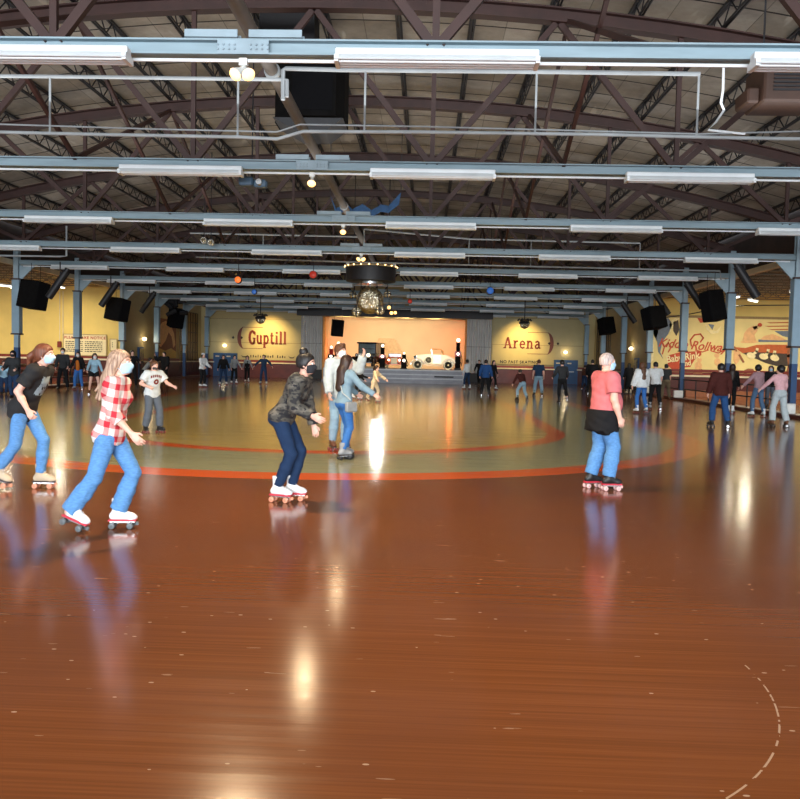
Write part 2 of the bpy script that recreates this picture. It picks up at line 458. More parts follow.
for side, X, s in (('left',XSL,-1),('right',XSR,1)):
    lo, hi = min(X,X+s*.2), max(X,X+s*.2)
    tag(MB().box((lo,YS+.2,0),(hi,YF,6.6)).build(f'wall_{side}_side', M_beige), f'beige side wall behind the far {side} columns', 'wall', kind='structure')
    i, j = min(X,X-s*.06), max(X,X-s*.06)
    tag(MB().box((i,YS+.2,0),(j,YF,1.15)).build(f'baseboard_{side}_side', M_wains), f'maroon wainscot of the far {side} side wall', 'wainscot', kind='structure')
    i, j = min(X,X-s*.12), max(X,X-s*.12)
    tag(MB().box((i,YS+.2,1.15),(j,YF,1.24)).build(f'trim_{side}_side_ledge', M_ivory), f'ivory ledge of the far {side} side wall', 'trim', kind='structure')
    i, j = min(X,X-s*.05), max(X,X-s*.05)
    tag(MB().box((i,YS+.2,1.24),(j,YF,1.40)).build(f'trim_{side}_side_rail', M_redrail), f'dark red moulding of the far {side} side wall', 'trim', kind='structure')
# far wall with the stage opening
SX0, SX1, SZ1 = -8.45, 3.28, 5.05
m = MB().box((XSL-.3,YF,0),(SX0,YF+.25,8.9)).box((SX1,YF,0),(XSR+.3,YF+.25,8.9)).box((SX0,YF,SZ1),(SX1,YF+.25,9.3))
tag(m.build('wall_back', M_far), 'tan far wall around the stage opening', 'wall', kind='structure')
# ------------------------------------------------------------------ far wall: signs, doors, curtains, stage
M_sign  = mat('sign_panel_gold', (188,174,128), .6, var=.05, scale=1.5)
M_letter = mat('letter_dark_red', (120,38,20), .5, var=.1)
M_emblem = mat('emblem_maroon', (110,56,44), .55, var=.1)  # maroon paint of the crescent and frame lines
M_ink   = mat('small_black_lettering', (44,34,30), .6)
M_doorblue = mat('door_blue', (38,82,128), .45, var=.1, scale=2)
M_chrome = mat('chrome', (190,190,190), .25, metal=1., var=.05)
xg0, xg1 = at(204,340,YF).x, at(302,340,YF).x
xa0, xa1 = at(490,340,YF).x, at(584,340,YF).x
for nm, a, b in (('left',XSL,xg1),('right',xa0,XSR)): wainscot('back_'+nm, a, b, YF, 1.40)

GL = {   # slab-serif glyphs as strokes (x, z) in units of cap height, (points, width)
 'G': (.72, [([(.62,.80),(.50,.95),(.34,.99),(.18,.90),(.09,.70),(.07,.5),(.09,.3),(.18,.10),(.34,.01),(.50,.05),(.60,.16)],.19), ([(.60,.0),(.60,.44)],.17), ([(.42,.44),(.72,.44)],.09), ([(.66,.66),(.66,.97)],.09)]),
 'u': (.66, [([(.14,.66),(.14,.20),(.20,.06),(.34,.02),(.46,.12)],.16), ([(.50,.66),(.50,.0)],.16), ([(.02,.66),(.2,.66)],.09), ([(.38,.66),(.56,.66)],.09), ([(.46,.03),(.64,.03)],.09)]),
 'p': (.66, [([(.14,.66),(.14,-.26)],.16), ([(.18,.55),(.32,.66),(.46,.60),(.54,.34),(.46,.10),(.32,.02),(.18,.12)],.14), ([(.02,.66),(.2,.66)],.09), ([(.0,-.27),(.30,-.27)],.09)]),
 't': (.46, [([(.18,.90),(.18,.18),(.24,.05),(.36,.03),(.42,.14)],.16), ([(.02,.66),(.40,.66)],.10)]),
 'i': (.36, [([(.18,.66),(.18,.0)],.16), ([(.18,.82),(.18,.98)],.17), ([(.04,.66),(.2,.66)],.09), ([(.02,.03),(.34,.03)],.09)]),
 'l': (.36, [([(.18,1.0),(.18,.0)],.17), ([(.04,.98),(.2,.98)],.09), ([(.02,.03),(.34,.03)],.09)]),
 'A': (.86, [([(.14,.0),(.42,.98)],.13), ([(.42,.98),(.70,.0)],.18), ([(.24,.30),(.60,.30)],.09), ([(.0,.03),(.28,.03)],.09), ([(.54,.03),(.88,.03)],.09)]),
 'r': (.52, [([(.16,.66),(.16,.0)],.16), ([(.18,.46),(.28,.62),(.46,.64)],.15), ([(.02,.66),(.2,.66)],.09), ([(.0,.03),(.34,.03)],.09)]),
 'e': (.60, [([(.10,.36),(.50,.36),(.48,.54),(.32,.66),(.16,.56),(.09,.34),(.16,.12),(.32,.02),(.50,.12)],.13)]),
 'n': (.70, [([(.16,.66),(.16,.0)],.16), ([(.18,.50),(.32,.65),(.46,.60),(.52,.44),(.52,.0)],.15), ([(.02,.66),(.2,.66)],.09), ([(.0,.03),(.32,.03)],.09), ([(.38,.03),(.68,.03)],.09)]),
 'a': (.62, [([(.12,.56),(.30,.66),(.44,.56),(.46,.10),(.58,.03)],.14), ([(.44,.40),(.22,.36),(.11,.20),(.18,.04),(.32,.03),(.46,.18)],.13)]),
}
def word(txt, x, y, z, H, sx, m, parent, t=.03):
    for ch in txt:
        w, st = GL[ch]; b = MB()
        for pts, sw in st:
            for i in range(len(pts)-1):
                p = Vector((pts[i][0]*sx, pts[i][1])); q = Vector((pts[i+1][0]*sx, pts[i+1][1])); d = (q-p)
                if d.length < 1e-4: continue
                d.normalize(); nn = Vector((-d.y, d.x))*(sw/2); e = d*(.02 if len(pts) > 2 else 0)
                quad = [p-e+nn, p-e-nn, q+e-nn, q+e+nn]
                b.prism([(x+H*v.x, z+H*v.y) for v in quad], 'y', y-t, y)
        b.build('letter', m, parent); x += w*sx*H + .07*H
    return x
def sign(label, pxa, pxb, pyt, pyb, txt, tx0, tz_top, tz_bot, flip, small, sm_px):
    a, b = at(pxa, (pyt+pyb)/2, YF-.05), at(pxb, (pyt+pyb)/2, YF-.05)
    zt = at((pxa+pxb)/2, pyt, YF-.05).z; zb = at((pxa+pxb)/2, pyb, YF-.05).z
    root = thing('wall_sign', label, 'sign', ((a.x+b.x)/2, YF-.05, zb))
    MB().box((a.x,YF-.06,zb),(b.x,YF-.002,zt)).build('panel', M_sign, root)
    fr = MB()
    for zz in (zt-.03, zb+.42*(zt-zb), zb): fr.box((a.x,YF-.075,zz),(b.x,YF-.06,zz+.025))
    fr.build('panel_joints', mat('panel_joint', (128,108,70), .6), root)
    p0 = at(tx0, tz_bot, YF-.07); H = at(tx0, tz_top, YF-.07).z - p0.z
    word(txt, p0.x, YF-.06, p0.z, H, .72 if not flip else .92, M_letter, root)
    # crescent emblem with a diamond either side, thin frame lines
    _e = at(238.5,337.6,YF-.07) if not flip else at(552.5,343.6,YF-.07); cx, cz = _e.x, _e.z
    R = .88; s = -1 if not flip else 1
    out = [(cx - s*.45 + s*R*math.cos(t)*.62, cz + R*math.sin(t)) for t in [(-75+150*i/16)*PI/180 for i in range(17)]]
    inn = [(cx - s*.45 + s*R*math.cos(t)*.28, cz + R*math.sin(t)) for t in [(75-150*i/16)*PI/180 for i in range(17)]]
    MB().prism(out+inn, 'y', YF-.085, YF-.06).build('crescent', M_emblem, root)
    for q in (-.42, .28):
        d = cx + s*q*-1 + s*.02
        MB().prism([(d-.11,cz),(d,cz+.13),(d+.11,cz),(d,cz-.13)], 'y', YF-.085, YF-.06).build('diamond', M_ink, root)
    xe = cx - s*2.0
    for zz in (cz+R*.98, cz-R*.98): MB().box((min(cx-s*.3,xe),YF-.075,zz-.02),(max(cx-s*.3,xe),YF-.06,zz+.02)).build('frame_line', M_emblem, root)
    if small:
        c = at(*sm_px, YF-.07); text(small, .33, (c.x, YF-.07, c.z), M_ink, root, 'small_lettering', sx=1.0, space=1.12, bold=.01)
    else:
        c = at(*sm_px, YF-.07); r_ = random.Random(3)
        for i in range(15):
            if i in (5, 10): continue
            x = c.x - 1.45 + i*.2; w = .06 + .05*r_.random()
            MB().box((x,YF-.075,c.z-.12),(x+w,YF-.06,c.z-.12+.14+.1*r_.random())).build('small_letter', M_ink, root)
        for s2 in (-1,1):
            x = c.x + s2*1.95; MB().prism([(x-.3,c.z+.05),(x-.1,c.z-.05),(x+.1,c.z-.05),(x+.3,c.z+.05),(x+.12,c.z-.13),(x-.12,c.z-.13)], 'y', YF-.075, YF-.06).build('flourish', M_ink, root)
    return root
sign('gold wall sign with one long dark red word left of the stage', 209, 302, 319, 360, 'Guptill', 249, 331.0, 343.6, False, None, (268,356.2))
sign('gold wall sign with one short dark red word right of the stage', 492, 583, 318.5, 365, 'Arena', 503.3, 336.8, 348.0, True, 'NO FAST SKATING', (519,362.2))

def double_door(n, label, pxa, pxb, pyt):
    a = at(pxa, 370, YF).x; b = at(pxb, 370, YF).x; zt = at((pxa+pxb)/2, pyt, YF).z
    root = thing(f'door_{n}', label, 'door', ((a+b)/2, YF, 0), kind='structure')
    MB().box((a,YF-.10,0),(a+.08,YF-.06,zt)).box((b-.08,YF-.10,0),(b,YF-.06,zt)).box((a,YF-.10,zt-.08),(b,YF-.06,zt)).build('door_frame', M_doorblue, root)
    c = (a+b)/2
    for i, (u, v) in enumerate(((a+.08,c-.01),(c+.01,b-.08))):
        d = MB().box((u,YF-.13,.02),(v,YF-.07,zt-.08)).build('door_leaf', M_doorblue, root)
        hx = v-.12 if i == 0 else u+.12
        MB().box((min(hx,hx-(.5 if i==0 else -.5)),YF-.17,1.0),(max(hx,hx-(.5 if i==0 else -.5)),YF-.13,1.06)).build('push_bar', M_chrome, d)
        MB().box((u+.1,YF-.135,zt-.32),(u+.42,YF-.13,zt-.22)).build('notice_strip', M_ivory, d)
double_door(1, 'blue double door under the sign left of the stage', 213.5, 237.5, 353)
double_door(2, 'blue double door under the sign right of the stage', 553.5, 577.5, 360)
# small doors in the side walls
for n, s, X, y0 in ((3,-1,XSL,49.5),(4,1,XSR,50.2)):
    i, j = min(X,X-s*.08), max(X,X-s*.08)
    root = thing(f'door_{n}', 'narrow blue side door with a glass pane in the far %s side wall' % ('left' if s<0 else 'right'), 'door', (X,y0+.5,0), kind='structure')
    MB().box((i,y0,0),(j,y0+.95,2.15)).build('door_frame', M_doorblue, root)
    i, j = min(X-s*.08,X-s*.12), max(X-s*.08,X-s*.12)
    d = MB().box((i,y0+.1,.02),(j,y0+.85,2.05)).build('door_leaf', mat('door_dark_glass', (40,50,60), .2), root)

# wall lamps
M_lampglow = mat('lamp_glow_white', (255,236,200), .3, emis=5, ecol=(255,232,190))
def wall_lamp(p, label, axis):
    root = thing('wall_lamp', label, 'lamp', p, group='round lamps on the far walls')
    p = Vector(p)
    off = {'y': Vector((0,-1,0)), 'l': Vector((1,0,0)), 'r': Vector((-1,0,0))}[axis]
    MB().ball(p+off*.12,.15,14,.8).build('globe', M_lampglow, root, True)
    MB().box(tuple(p+off*.02-Vector((.09,.09,.09))), tuple(p+off*.02+Vector((.09,.09,.09)))).build('bracket', M_black, root)
    l = bpy.data.lights.new('wall_lamp_light','POINT'); l.energy = 12; l.color = (1,.8,.5); l.shadow_soft_size = .15
    o = bpy.data.objects.new('wall_lamp_light', l); C.objects.link(o); o.parent = root; o.location = off*.5
wall_lamp(at(225,345.5,YF), 'glowing round wall lamp above the left blue double door', 'y')
wall_lamp(at(565.3,352.3,YF), 'glowing round wall lamp above the right blue double door', 'y')
def side_pt(px, py, X):
    d = ray(px, py); k = X/d.x; return Vector((X, d.y*k, CAM_Z+d.z*k))
wall_lamp(side_pt(142.5,339,XSL), 'glowing round wall lamp on the left beige side wall', 'l')
wall_lamp(side_pt(633,348.6,XSR), 'glowing round wall lamp on the right beige side wall', 'r')

# grille gates in the side walls (golden behind a grid)
M_gold = mat('gold_back_panel', (150,126,78), .6, var=.15, scale=1)
for s, X, side in ((-1,XSL,'left'),(1,XSR,'right')):
    root = thing('window_1' if s < 0 else 'window_2', f'tall gridded amber window at the far end of the {side} side wall', 'window', (X,60.6,.4), kind='structure')
    i, j = min(X,X-s*.05), max(X,X-s*.05)
    MB().box((i,57.9,.4),(j,62.4,5.0)).build('pane', M_gold, root)
    g = MB(); x = X-s*.08
    for q in range(8): g.bar((x,57.9+q*4.5/7,.4),(x,57.9+q*4.5/7,5.0),.05,.05)
    for q in range(7): g.bar((x,57.9,.4+q*4.6/6),(x,62.4,.4+q*4.6/6),.05,.05)
    g.build('grille', mat('grille_brown', (74,56,40), .5), root)
# small painted panel between the far left columns
root = thing('painted_panel', 'small mural panel with peach waves on brown between far left columns', 'painting', (XSL+.06,55.4,1.5))
M_peach = mat('peach_paint', (214,166,112), .6); M_brnp = mat('brown_paint', (130,72,40), .6); M_goldp = mat('ochre_paint', (206,166,80), .6)
X = XSL+.07
MB().box((X-.03,52.6,1.42),(X+.03,56.9,4.2)).build('panel', M_brnp, root)
def side_shape(pts, name, m, d): MB().prism(pts, 'x', X+.03, X+.03+d).build(name, m, root)
side_shape([(52.7,2.6),(53.1,3.4),(53.8,3.9),(54.6,4.05),(55.6,3.9),(56.4,3.2),(56.7,2.4),(56.3,2.2),(55.9,3.0),(55.2,3.3),(54.6,2.7),(53.6,2.2)], 'wave', M_peach, .02)
side_shape([(52.6,1.45),(56.9,1.45),(56.9,1.9),(55.8,2.15),(54.5,1.95),(53.4,2.1),(52.6,1.9)], 'ground', M_goldp, .02)

# curtains either side of the stage
M_curt = mat('grey_curtain', (206,204,200), .8, var=.06, scale=2)
def curtain(label, pxa, pxb):
    a, b = at(pxa,350,YF-.4).x, at(pxb,350,YF-.4).x
    root = thing('stage_curtain', label, 'curtain', ((a+b)/2, YF-.4, 0), group='grey side curtains of the stage')
    N = 48; f = []; b_ = []
    for i in range(N+1):
        x = a+(b-a)*i/N; w = .07*math.sin(i*1.25)+.03*math.sin(i*.5+1); f.append((x, YF-.45+w)); b_.append((x, YF-.41+w))
    MB().prism(f+b_[::-1], 'z', .75, 5.1).build('drape', M_curt, root, True)
    MB().box((a,YF-.5,0),(b,YF-.3,.74)).build('plinth', M_black, root)
    MB().box((a,YF-.55,2.85),(b,YF-.54+.02,2.88)).build('seam', mat('seam_grey',(104,102,100),.8), root)
curtain('grey floor length curtain at the left edge of the stage', 301, 322)
curtain('grey floor length curtain at the right edge of the stage', 466.5, 491)
# black valance across the stage mouth
a = at(297,314,61.5); b = at(493,318,61.5)
tag(MB().box((a.x,61.4,5.02),(b.x,61.6,5.75)).build('stage_valance', M_black), 'long black valance hung across the top of the stage', 'valance')
# stage: deck, step, back and side walls
M_deck = mat('stage_deck_grey', (176,176,178), .4, var=.1, scale=1.5)
M_face = mat('stage_face_grey', (150,150,158), .45, var=.15, scale=1.2)
M_trimw = mat('stage_trim_pale', (190,192,196), .35, var=.1)
DX0, DX1 = at(323,376,57).x, at(464.5,376,57).x; DZ = 1.0
root = thing('stage', 'low grey stage with pale edging holding the antique cars', 'stage', ((DX0+DX1)/2,57,0), kind='structure')
MB().box((DX0,57,.9),(DX1,67,DZ)).build('deck', M_deck, root)
MB().box((DX0,57.02,0),(DX1,57.3,.9)).build('front', M_face, root)
for z in (.92, .60, .30): MB().box((DX0,56.96,z),(DX1,57.03,z+.07)).build('edging', M_trimw, root)
MB().box((DX0-.05,56.55,0),(DX1+.05,57.02,.16)).build('step', M_face, root)
for x in (DX0, DX1-.12): MB().box((x,56.95,0),(x+.12,57.02,.95)).build('end_post', M_trimw, root)
MB().box((DX1-2.2,56.97,.46),(DX1-.8,57.02,.56)).build('slot', M_black, root)
M_back = mat('stage_backdrop_cream', (228,200,156), .75, var=.05, scale=.7)
tag(MB().box((SX0-.4,67,0),(SX1+.4,67.2,6)).build('wall_stage', M_back), 'warm cream back wall of the stage', 'wall', kind='structure')
for nm, x in (('left',SX0-.2),('right',SX1)):
    tag(MB().box((x,YF+.25,0),(x+.2,67,6)).build(f'wall_stage_{nm}', M_back), f'cream {nm} cheek wall of the stage', 'wall', kind='structure')
tag(MB().box((SX0-.4,YF+.25,5.6),(SX1+.4,67.2,5.8)).build('ceiling_stage', M_dkbrown), 'dark ceiling over the stage', 'ceiling', kind='structure')
M_orange = mat('orange_jamb', (222,150,70), .6)
for nm, x in (('left',SX0),('right',SX1-.16)):
    tag(MB().box((x,YF-.08,0),(x+.16,YF+.5,SZ1)).build(f'trim_stage_{nm}', M_orange), f'orange {nm} jamb of the stage opening', 'trim', kind='structure')
# diagonal cream banner behind the orange car
tag(MB().prism([(-4.9,1.0),(-4.1,3.5),(-2.75,3.5),(-2.0,2.3),(-2.0,1.0)],'y',66.7,66.8).build('stage_flat', mat('stage_flat_tan',(214,180,134),.7)), 'tan scenery flat standing behind the orange car', 'scenery')

# ------------------------------------------------------------------ cars and pumps on the stage
def wheel(parent, c, r, tyre, hub, w=.13):
    o = MB().lathe([(r*.72,-w/2),(r*.95,-w/2),(r,-w*.3),(r,w*.3),(r*.95,w/2),(r*.72,w/2),(r*.70,0),(r*.72,-w/2)], c, 24, 'y').build('wheel', tyre, parent, True)
    h = MB()
    for i in range(10):
        t = 2*PI*i/10; h.bar(c, (c[0]+r*.72*math.cos(t), c[1], c[2]+r*.72*math.sin(t)), .03, .03, (0,1,0))
    h.lathe([(.001,-w*.12),(r*.73,-w*.12),(r*.73,w*.12),(.001,w*.12)], c, 24, 'y')
    h.lathe([(.001,-w*.55),(r*.22,-w*.5),(r*.24,w*.3),(.001,w*.3)], c, 14, 'y')
    h.build('spokes', hub, o)
def arc(c, r, a0, a1, n=12): return [(c[0]+r*math.cos((a0+(a1-a0)*i/n)*PI/180), c[1]+r*math.sin((a0+(a1-a0)*i/n)*PI/180)) for i in range(n+1)]
def roadster(x0, y, z):
    M_body = mat('cream_lacquer', (226,204,150), .25, var=.04); M_fend = mat('cream_fender', (206,172,110), .25, var=.05)
    M_tyre = mat('whitewall_tyre', (236,224,190), .5, var=.05); M_hub = mat('cream_spoke', (230,214,170), .4)
    root = thing('antique_car', 'cream open antique roadster with white wheels on the right of the stage', 'car', (x0+1.8,y,z))
    W = .62; yc = y
    def P(x): return x0+x
    body = [(.55,.50),(.55,1.02),(.75,1.10),(1.55,1.16),(2.45,1.14),(2.95,1.06),(3.35,.86),(3.48,.55),(3.3,.42),(.7,.42)]
    MB().prism([(P(a),z+b) for a,b in body],'y',yc-W,yc+W).build('body', M_body, root)
    for nm, cx in (('front',.62),('rear',2.92)):
        for s in (-1,1):
            o = arc((P(cx),z+.36),.50,-5,185); i_ = arc((P(cx),z+.36),.42,185,-5)
            MB().prism(o+i_,'y',yc+s*.72-.14,yc+s*.72+.14).build('fender', M_fend, root)
            wheel(root,(P(cx),yc+s*.72,z+.36),.36,M_tyre,M_hub,.30)
    for s in (-1,1):
        MB().prism([(P(1.08),z+.52),(P(1.35),z+.36),(P(2.45),z+.36),(P(2.45),z+.30),(P(1.3),z+.30),(P(1.02),z+.46)],'y',yc+s*.72-.14,yc+s*.72+.14).build('running_board', M_fend, root)
    wheel(root,(P(1.42),yc-.76,z+.72),.30,M_tyre,M_hub,.12)
    MB().box((P(1.75),yc-W-.012,z+.46),(P(2.38),yc-W+.01,z+1.12)).build('door', mat('pale_door',(250,240,214),.3), root)
    g = MB()
    for s in (-1,1): g.bar((P(1.72),yc+s*.55,z+1.1),(P(1.62),yc+s*.55,z+1.52),.04,.04)
    g.bar((P(1.62),yc-.55,z+1.52),(P(1.62),yc+.55,z+1.52),.04,.04)
    g.build('windshield_frame', M_chrome, root)
    MB().prism([(P(1.60),z+1.52),(P(1.70),z+1.60),(P(2.35),z+1.58),(P(2.55),z+1.42),(P(2.62),z+1.12),(P(2.5),z+1.12),(P(2.42),z+1.44),(P(2.28),z+1.52)],'y',yc-.58,yc+.58).build('folding_top', mat('tan_top',(176,120,64),.7), root)
    MB().box((P(.50),yc-.3,z+.5),(P(.56),yc+.3,z+1.04)).build('grille', M_chrome, root)
    for s in (-1,1): MB().ball((P(.42),yc+s*.36,z+.92),.12,12).build('headlight', M_chrome, root, True)
    MB().box((P(.08),yc-.75,z+.36),(P(.14),yc+.75,z+.46)).build('bumper', M_chrome, root)
a = at(409.5,369,59.5); roadster(a.x, 59.6, DZ)
def sedan(cx, y, z):
    """front three-quarter antique closed car, nose towards the hall"""
    M_b = mat('black_lacquer', (20,20,24), .2, var=.1); M_g = mat('car_window_glass', (64,78,88), .08, var=.2); M_t = mat('black_tyre',(24,24,24),.7)
    root = thing('antique_car', 'black boxy antique sedan with bright headlight on the left of the stage', 'car', (cx,y,z), -.2)
    M = ORG[root.name]
    def b(name, lo, hi, m, par=root, bev=.05):
        MB().box(lo, hi, bev=bev).build(name, m, par, local=True)
    b('body', (-.72,.5,.45),(.72,2.9,1.12), M_b)
    b('hood', (-.42,-.75,.5),(.42,.6,1.08), M_b, bev=.14)
    b('roof', (-.80,.35,1.86),(.80,3.0,1.98), M_b)
    for x in (-.70,.64):
        for yy in (.5,1.35,2.1,2.82): b('roof_post', (x,yy,1.1),(x+.06,yy+.07,1.88), M_b, bev=.01)
    b('windshield', (-.64,.50,1.12),(.64,.53,1.86), M_g, bev=0.005)
    b('windshield_bar', (-.66,.48,1.46),(.66,.50,1.50), M_b, bev=.005)
    for x in (-.70,.68): b('side_window', (x,.6,1.12),(x+.02,2.8,1.84), M_g, bev=.004)
    b('radiator', (-.36,-.80,.48),(.36,-.74,1.12), M_chrome, bev=.02)
    for s in (-1,1):
        MB().ball((s*.46,-.72,.98),.13,14).build('headlight', M_lampglow if s > 0 else M_chrome, root, True, local=True)
        for yy in (-.35,2.35):
            c = (s*.72,yy,.38)
            o = MB().lathe([(.24,-.06),(.36,-.06),(.38,-.03),(.38,.03),(.36,.06),(.24,.06),(.22,0),(.24,-.06)], c, 20, 'x').build('wheel', M_t, root, True, local=True)
            h = MB()
            for i in range(10): t = 2*PI*i/10; h.bar(c,(c[0],c[1]+.27*math.cos(t),c[2]+.27*math.sin(t)),.03,.03,(1,0,0))
            h.build('spokes', mat('wood_spoke',(150,120,70),.5), o, local=True)
            oo = arc((yy,.38),.50,0,180); ii = arc((yy,.38),.43,180,0)
            MB().prism(oo+ii,'x',s*.72-.15,s*.72+.15).build('fender', M_b, root, local=True)
        b('running_board', (s*.72-.14,.1,.34),(s*.72+.14,1.9,.40), M_b, bev=.01)
    b('bumper', (-.8,-1.0,.38),(.8,-.94,.46), M_chrome, bev=.01)
a = at(365.5,369,60); sedan(a.x, 59.4, DZ)
# low tan platform the black car stands before
tag(MB().box((at(352,369,58).x,57.5,DZ),(at(374,369,58).x,58.0,DZ+.16),bev=.03).build('display_board', mat('tan_board',(188,168,128),.5)), 'low tan board lying on the stage before the black car', 'board')
def small_car(cx, y, z):
    M_o = mat('orange_lacquer', (226,92,34), .25, var=.06)
    root = thing('antique_car', 'small bright orange antique car seen head on in the middle of the stage', 'car', (cx,y,z))
    def b(name, lo, hi, m, bev=.05): return MB().box(lo, hi, bev=bev).build(name, m, root, local=True)
    b('body', (-.60,.2,.34),(.60,2.2,.92), M_o, .12); b('hood', (-.34,-.6,.40),(.34,.4,.86), M_o, .14)
    b('windshield', (-.5,.45,.9),(.5,.48,1.16), mat('car_window_glass',(120,140,150),.08)); b('grille', (-.26,-.66,.36),(.26,-.60,.84), M_ivory, .03)
    for s in (-1,1):
        MB().ball((s*.42,-.55,.66),.08,14).build('headlight', M_lampglow, root, True, local=True)
        for yy in (-.25,1.7):
            MB().lathe([(.001,-.08),(.30,-.08),(.33,-.04),(.33,.04),(.30,.08),(.001,.08)],(s*.62,yy,.33),20,'x').build('wheel', mat('whitewall_tyre',(236,224,190),.5), root, True, local=True)
            MB().prism(arc((yy,.33),.45,0,180)+arc((yy,.33),.38,180,0),'x',s*.62-.13,s*.62+.13).build('fender', M_o, root, local=True)
    b('bumper', (-.72,-.8,.30),(.72,-.74,.36), M_o, .01)
a = at(394.3,368.5,61.5); small_car(a.x, 61.2, DZ)
M_globe = mat('milk_glass_globe', (255,246,226), .3, emis=3, ecol=(255,240,214))
def pump(label, px, ptop, y, m1, m2, neon):
    p = at(px, 369, y); H = at(px, ptop, y).z - DZ; x = p.x
    root = thing('gas_pump', label, 'gas pump', (x,y,DZ), group='antique gas pumps on the stage')
    b = lambda n, lo, hi, m: MB().box((x+lo[0],y+lo[1],DZ+lo[2]*H),(x+hi[0],y+hi[1],DZ+hi[2]*H),bev=.03).build(n, m, root)
    b('base', (-.26,-.24,0),(.26,.24,.06), M_black); b('cabinet', (-.21,-.19,.06),(.21,.19,.42), m1); b('dial_housing', (-.24,-.2,.42),(.24,.2,.58), m2)
    MB().lathe([(.13,DZ+.58*H),(.15,DZ+.6*H),(.15,DZ+.80*H),(.19,DZ+.83*H),(.08,DZ+.86*H)],(x,y,0),16).build('sight_glass', m1, root, True)
    MB().lathe([(.10,-.02),(.11,.02),(.10,.0)],(x,y-.2,DZ+.5*H),14,'y').build('dial', M_globe, root)
    MB().ball((x,y,DZ+.93*H),.058*H,16).build('globe', M_globe, root, True)
    MB().tube([(x+.22,y-.1,DZ+.5*H),(x+.32,y-.15,DZ+.3*H),(x+.28,y-.15,DZ+.12*H),(x+.22,y-.1,DZ+.25*H)],.03,6).build('hose', M_black, root, True)
M_red = mat('pump_red', (150,30,24), .3)
pump('black antique gas pump between the black and orange cars', 382.2, 344, 58.4, M_spk, M_red, 1)
pump('short black gas pump standing right of the orange car', 403.8, 352, 58.9, M_spk, M_spk, 0)
pump('tall dark red gas pump with glowing globe at the right stage end', 457.6, 338, 60.3, M_spk, M_red, 1)
pump('red gas pump with small white globe at the left stage end', 331, 345.5, 60.3, M_red, M_spk, 1)
pump('pale gas pump with large white globe behind the masked skater', 338, 341.5, 61.5, M_ivory, M_spk, 0)
def spot(loc, target, e, col, size, blend=.5, rad=.15):
    l = bpy.data.lights.new('aimed_spot','SPOT'); l.energy = e; l.color = col; l.spot_size = size; l.spot_blend = blend; l.shadow_soft_size = rad
    o = bpy.data.objects.new('aimed_spot', l); C.objects.link(o); o.location = loc
    o.rotation_euler = (Vector(target)-Vector(loc)).to_track_quat('-Z','Y').to_euler(); return o
# ------------------------------------------------------------------ mural on the right end wall
YM = YS - .02
def mp(px, py): p = at(px, py, YM); return (p.x, p.z)
root = thing('mural', 'large painted nursery mural with red script lettering on the right end wall', 'mural', (*(at(720,345,YM).x, YM-.05), 1.4))
M_mur = mat('mural_ochre', (234,212,140), .6, var=.07, scale=1.2)
z0 = 1.36; zt = mp(720,317)[1]
xm0 = mp(651,340)[0]
MB().box((XR+.3,YM-.04,z0),(24,YM,zt)).build('panel', M_mur, root)
def shp(pts, name, m, t=.02, base=.04):
    MB().prism([mp(*p) for p in pts], 'y', YM-base-t, YM-base).build(name, m, root)
def blob(cx, cy, rx, ry, name, m, t=.02, base=.04, n=14, rot=0.):
    shp([(cx+rx*math.cos(2*PI*i/n)*math.cos(rot)-ry*math.sin(2*PI*i/n)*math.sin(rot), cy+rx*math.cos(2*PI*i/n)*math.sin(rot)+ry*math.sin(2*PI*i/n)*math.cos(rot)) for i in range(n)], name, m, t, base)
def stroke(pts, w, name, m, base=.06):
    b = MB(); P = [Vector(mp(*p)) for p in pts]
    for p, q in zip(P, P[1:]):
        d = (q-p).normalized(); n_ = Vector((-d.y,d.x))*w/2; e = d*w*.3
        b.prism([p-e+n_, p-e-n_, q+e-n_, q+e+n_], 'y', YM-base-.012, YM-base)
    b.build(name, m, root)
M_mred = mat('mural_red', (196,74,36), .6); M_mor = mat('mural_burnt_orange', (188,92,40), .6, var=.12); M_mdark = mat('mural_dark_brown', (66,54,44), .6)
M_mgrey = mat('mural_slate', (108,120,134), .6); M_mpink = mat('mural_peach', (230,178,120), .6); M_mpale = mat('mural_pale_cream', (240,222,164), .6); M_mbrn = mat('mural_brown', (150,92,56), .6)
# slate scrolls and cream folds on the left
shp([(652,332),(660,322),(668,318),(672,324),(668,334),(662,342),(660,352),(663,359),(658,352),(657,342),(655,338)], 'scroll', M_mgrey)
shp([(651,334),(656,326),(658,332),(654,344),(653,360),(651,362)], 'scroll', M_mpale)
shp([(673,322),(678,320),(679,330),(676,336),(673,331)], 'scroll', M_mdark)
shp([(669,323),(675,318),(680,318),(676,321),(672,328),(670,333)], 'scroll', M_mpale)
# script heading and red plaque
p = mp(692,345.5); text('Kiddie Rollway', .70, (p[0], YM-.06, p[1]), M_mred, root, 'script_heading', rot=(PI/2,.06,0), shear=.35, bold=.012, sx=.93)
stroke([(662,354),(664,347),(668,343),(671,347),(668,352)], .07, 'flourish', M_mred)
stroke([(691,346),(690,340),(694,335),(700,334),(703,338),(700,342)], .08, 'flourish', M_mred)
stroke([(695,350),(702,352),(708,350)], .06, 'flourish', M_mred); stroke([(711,351),(718,353),(724,350)], .06, 'flourish', M_mred)
shp([(666,356),(680,352),(701,351),(701,355),(694,360),(690,367),(680,368),(674,371),(668,366)], 'plaque', M_mred)
p = mp(682.5,357.5); text('Baby Rink', .56, (p[0], YM-.07, p[1]), M_mpale, root, 'plaque_lettering', rot=(PI/2,-.16,0), bold=.014, sx=.85)
p = mp(686,363.5); text('and', .42, (p[0], YM-.07, p[1]), M_mpale, root, 'plaque_lettering', rot=(PI/2,-.16,0), bold=.012, sx=.9)
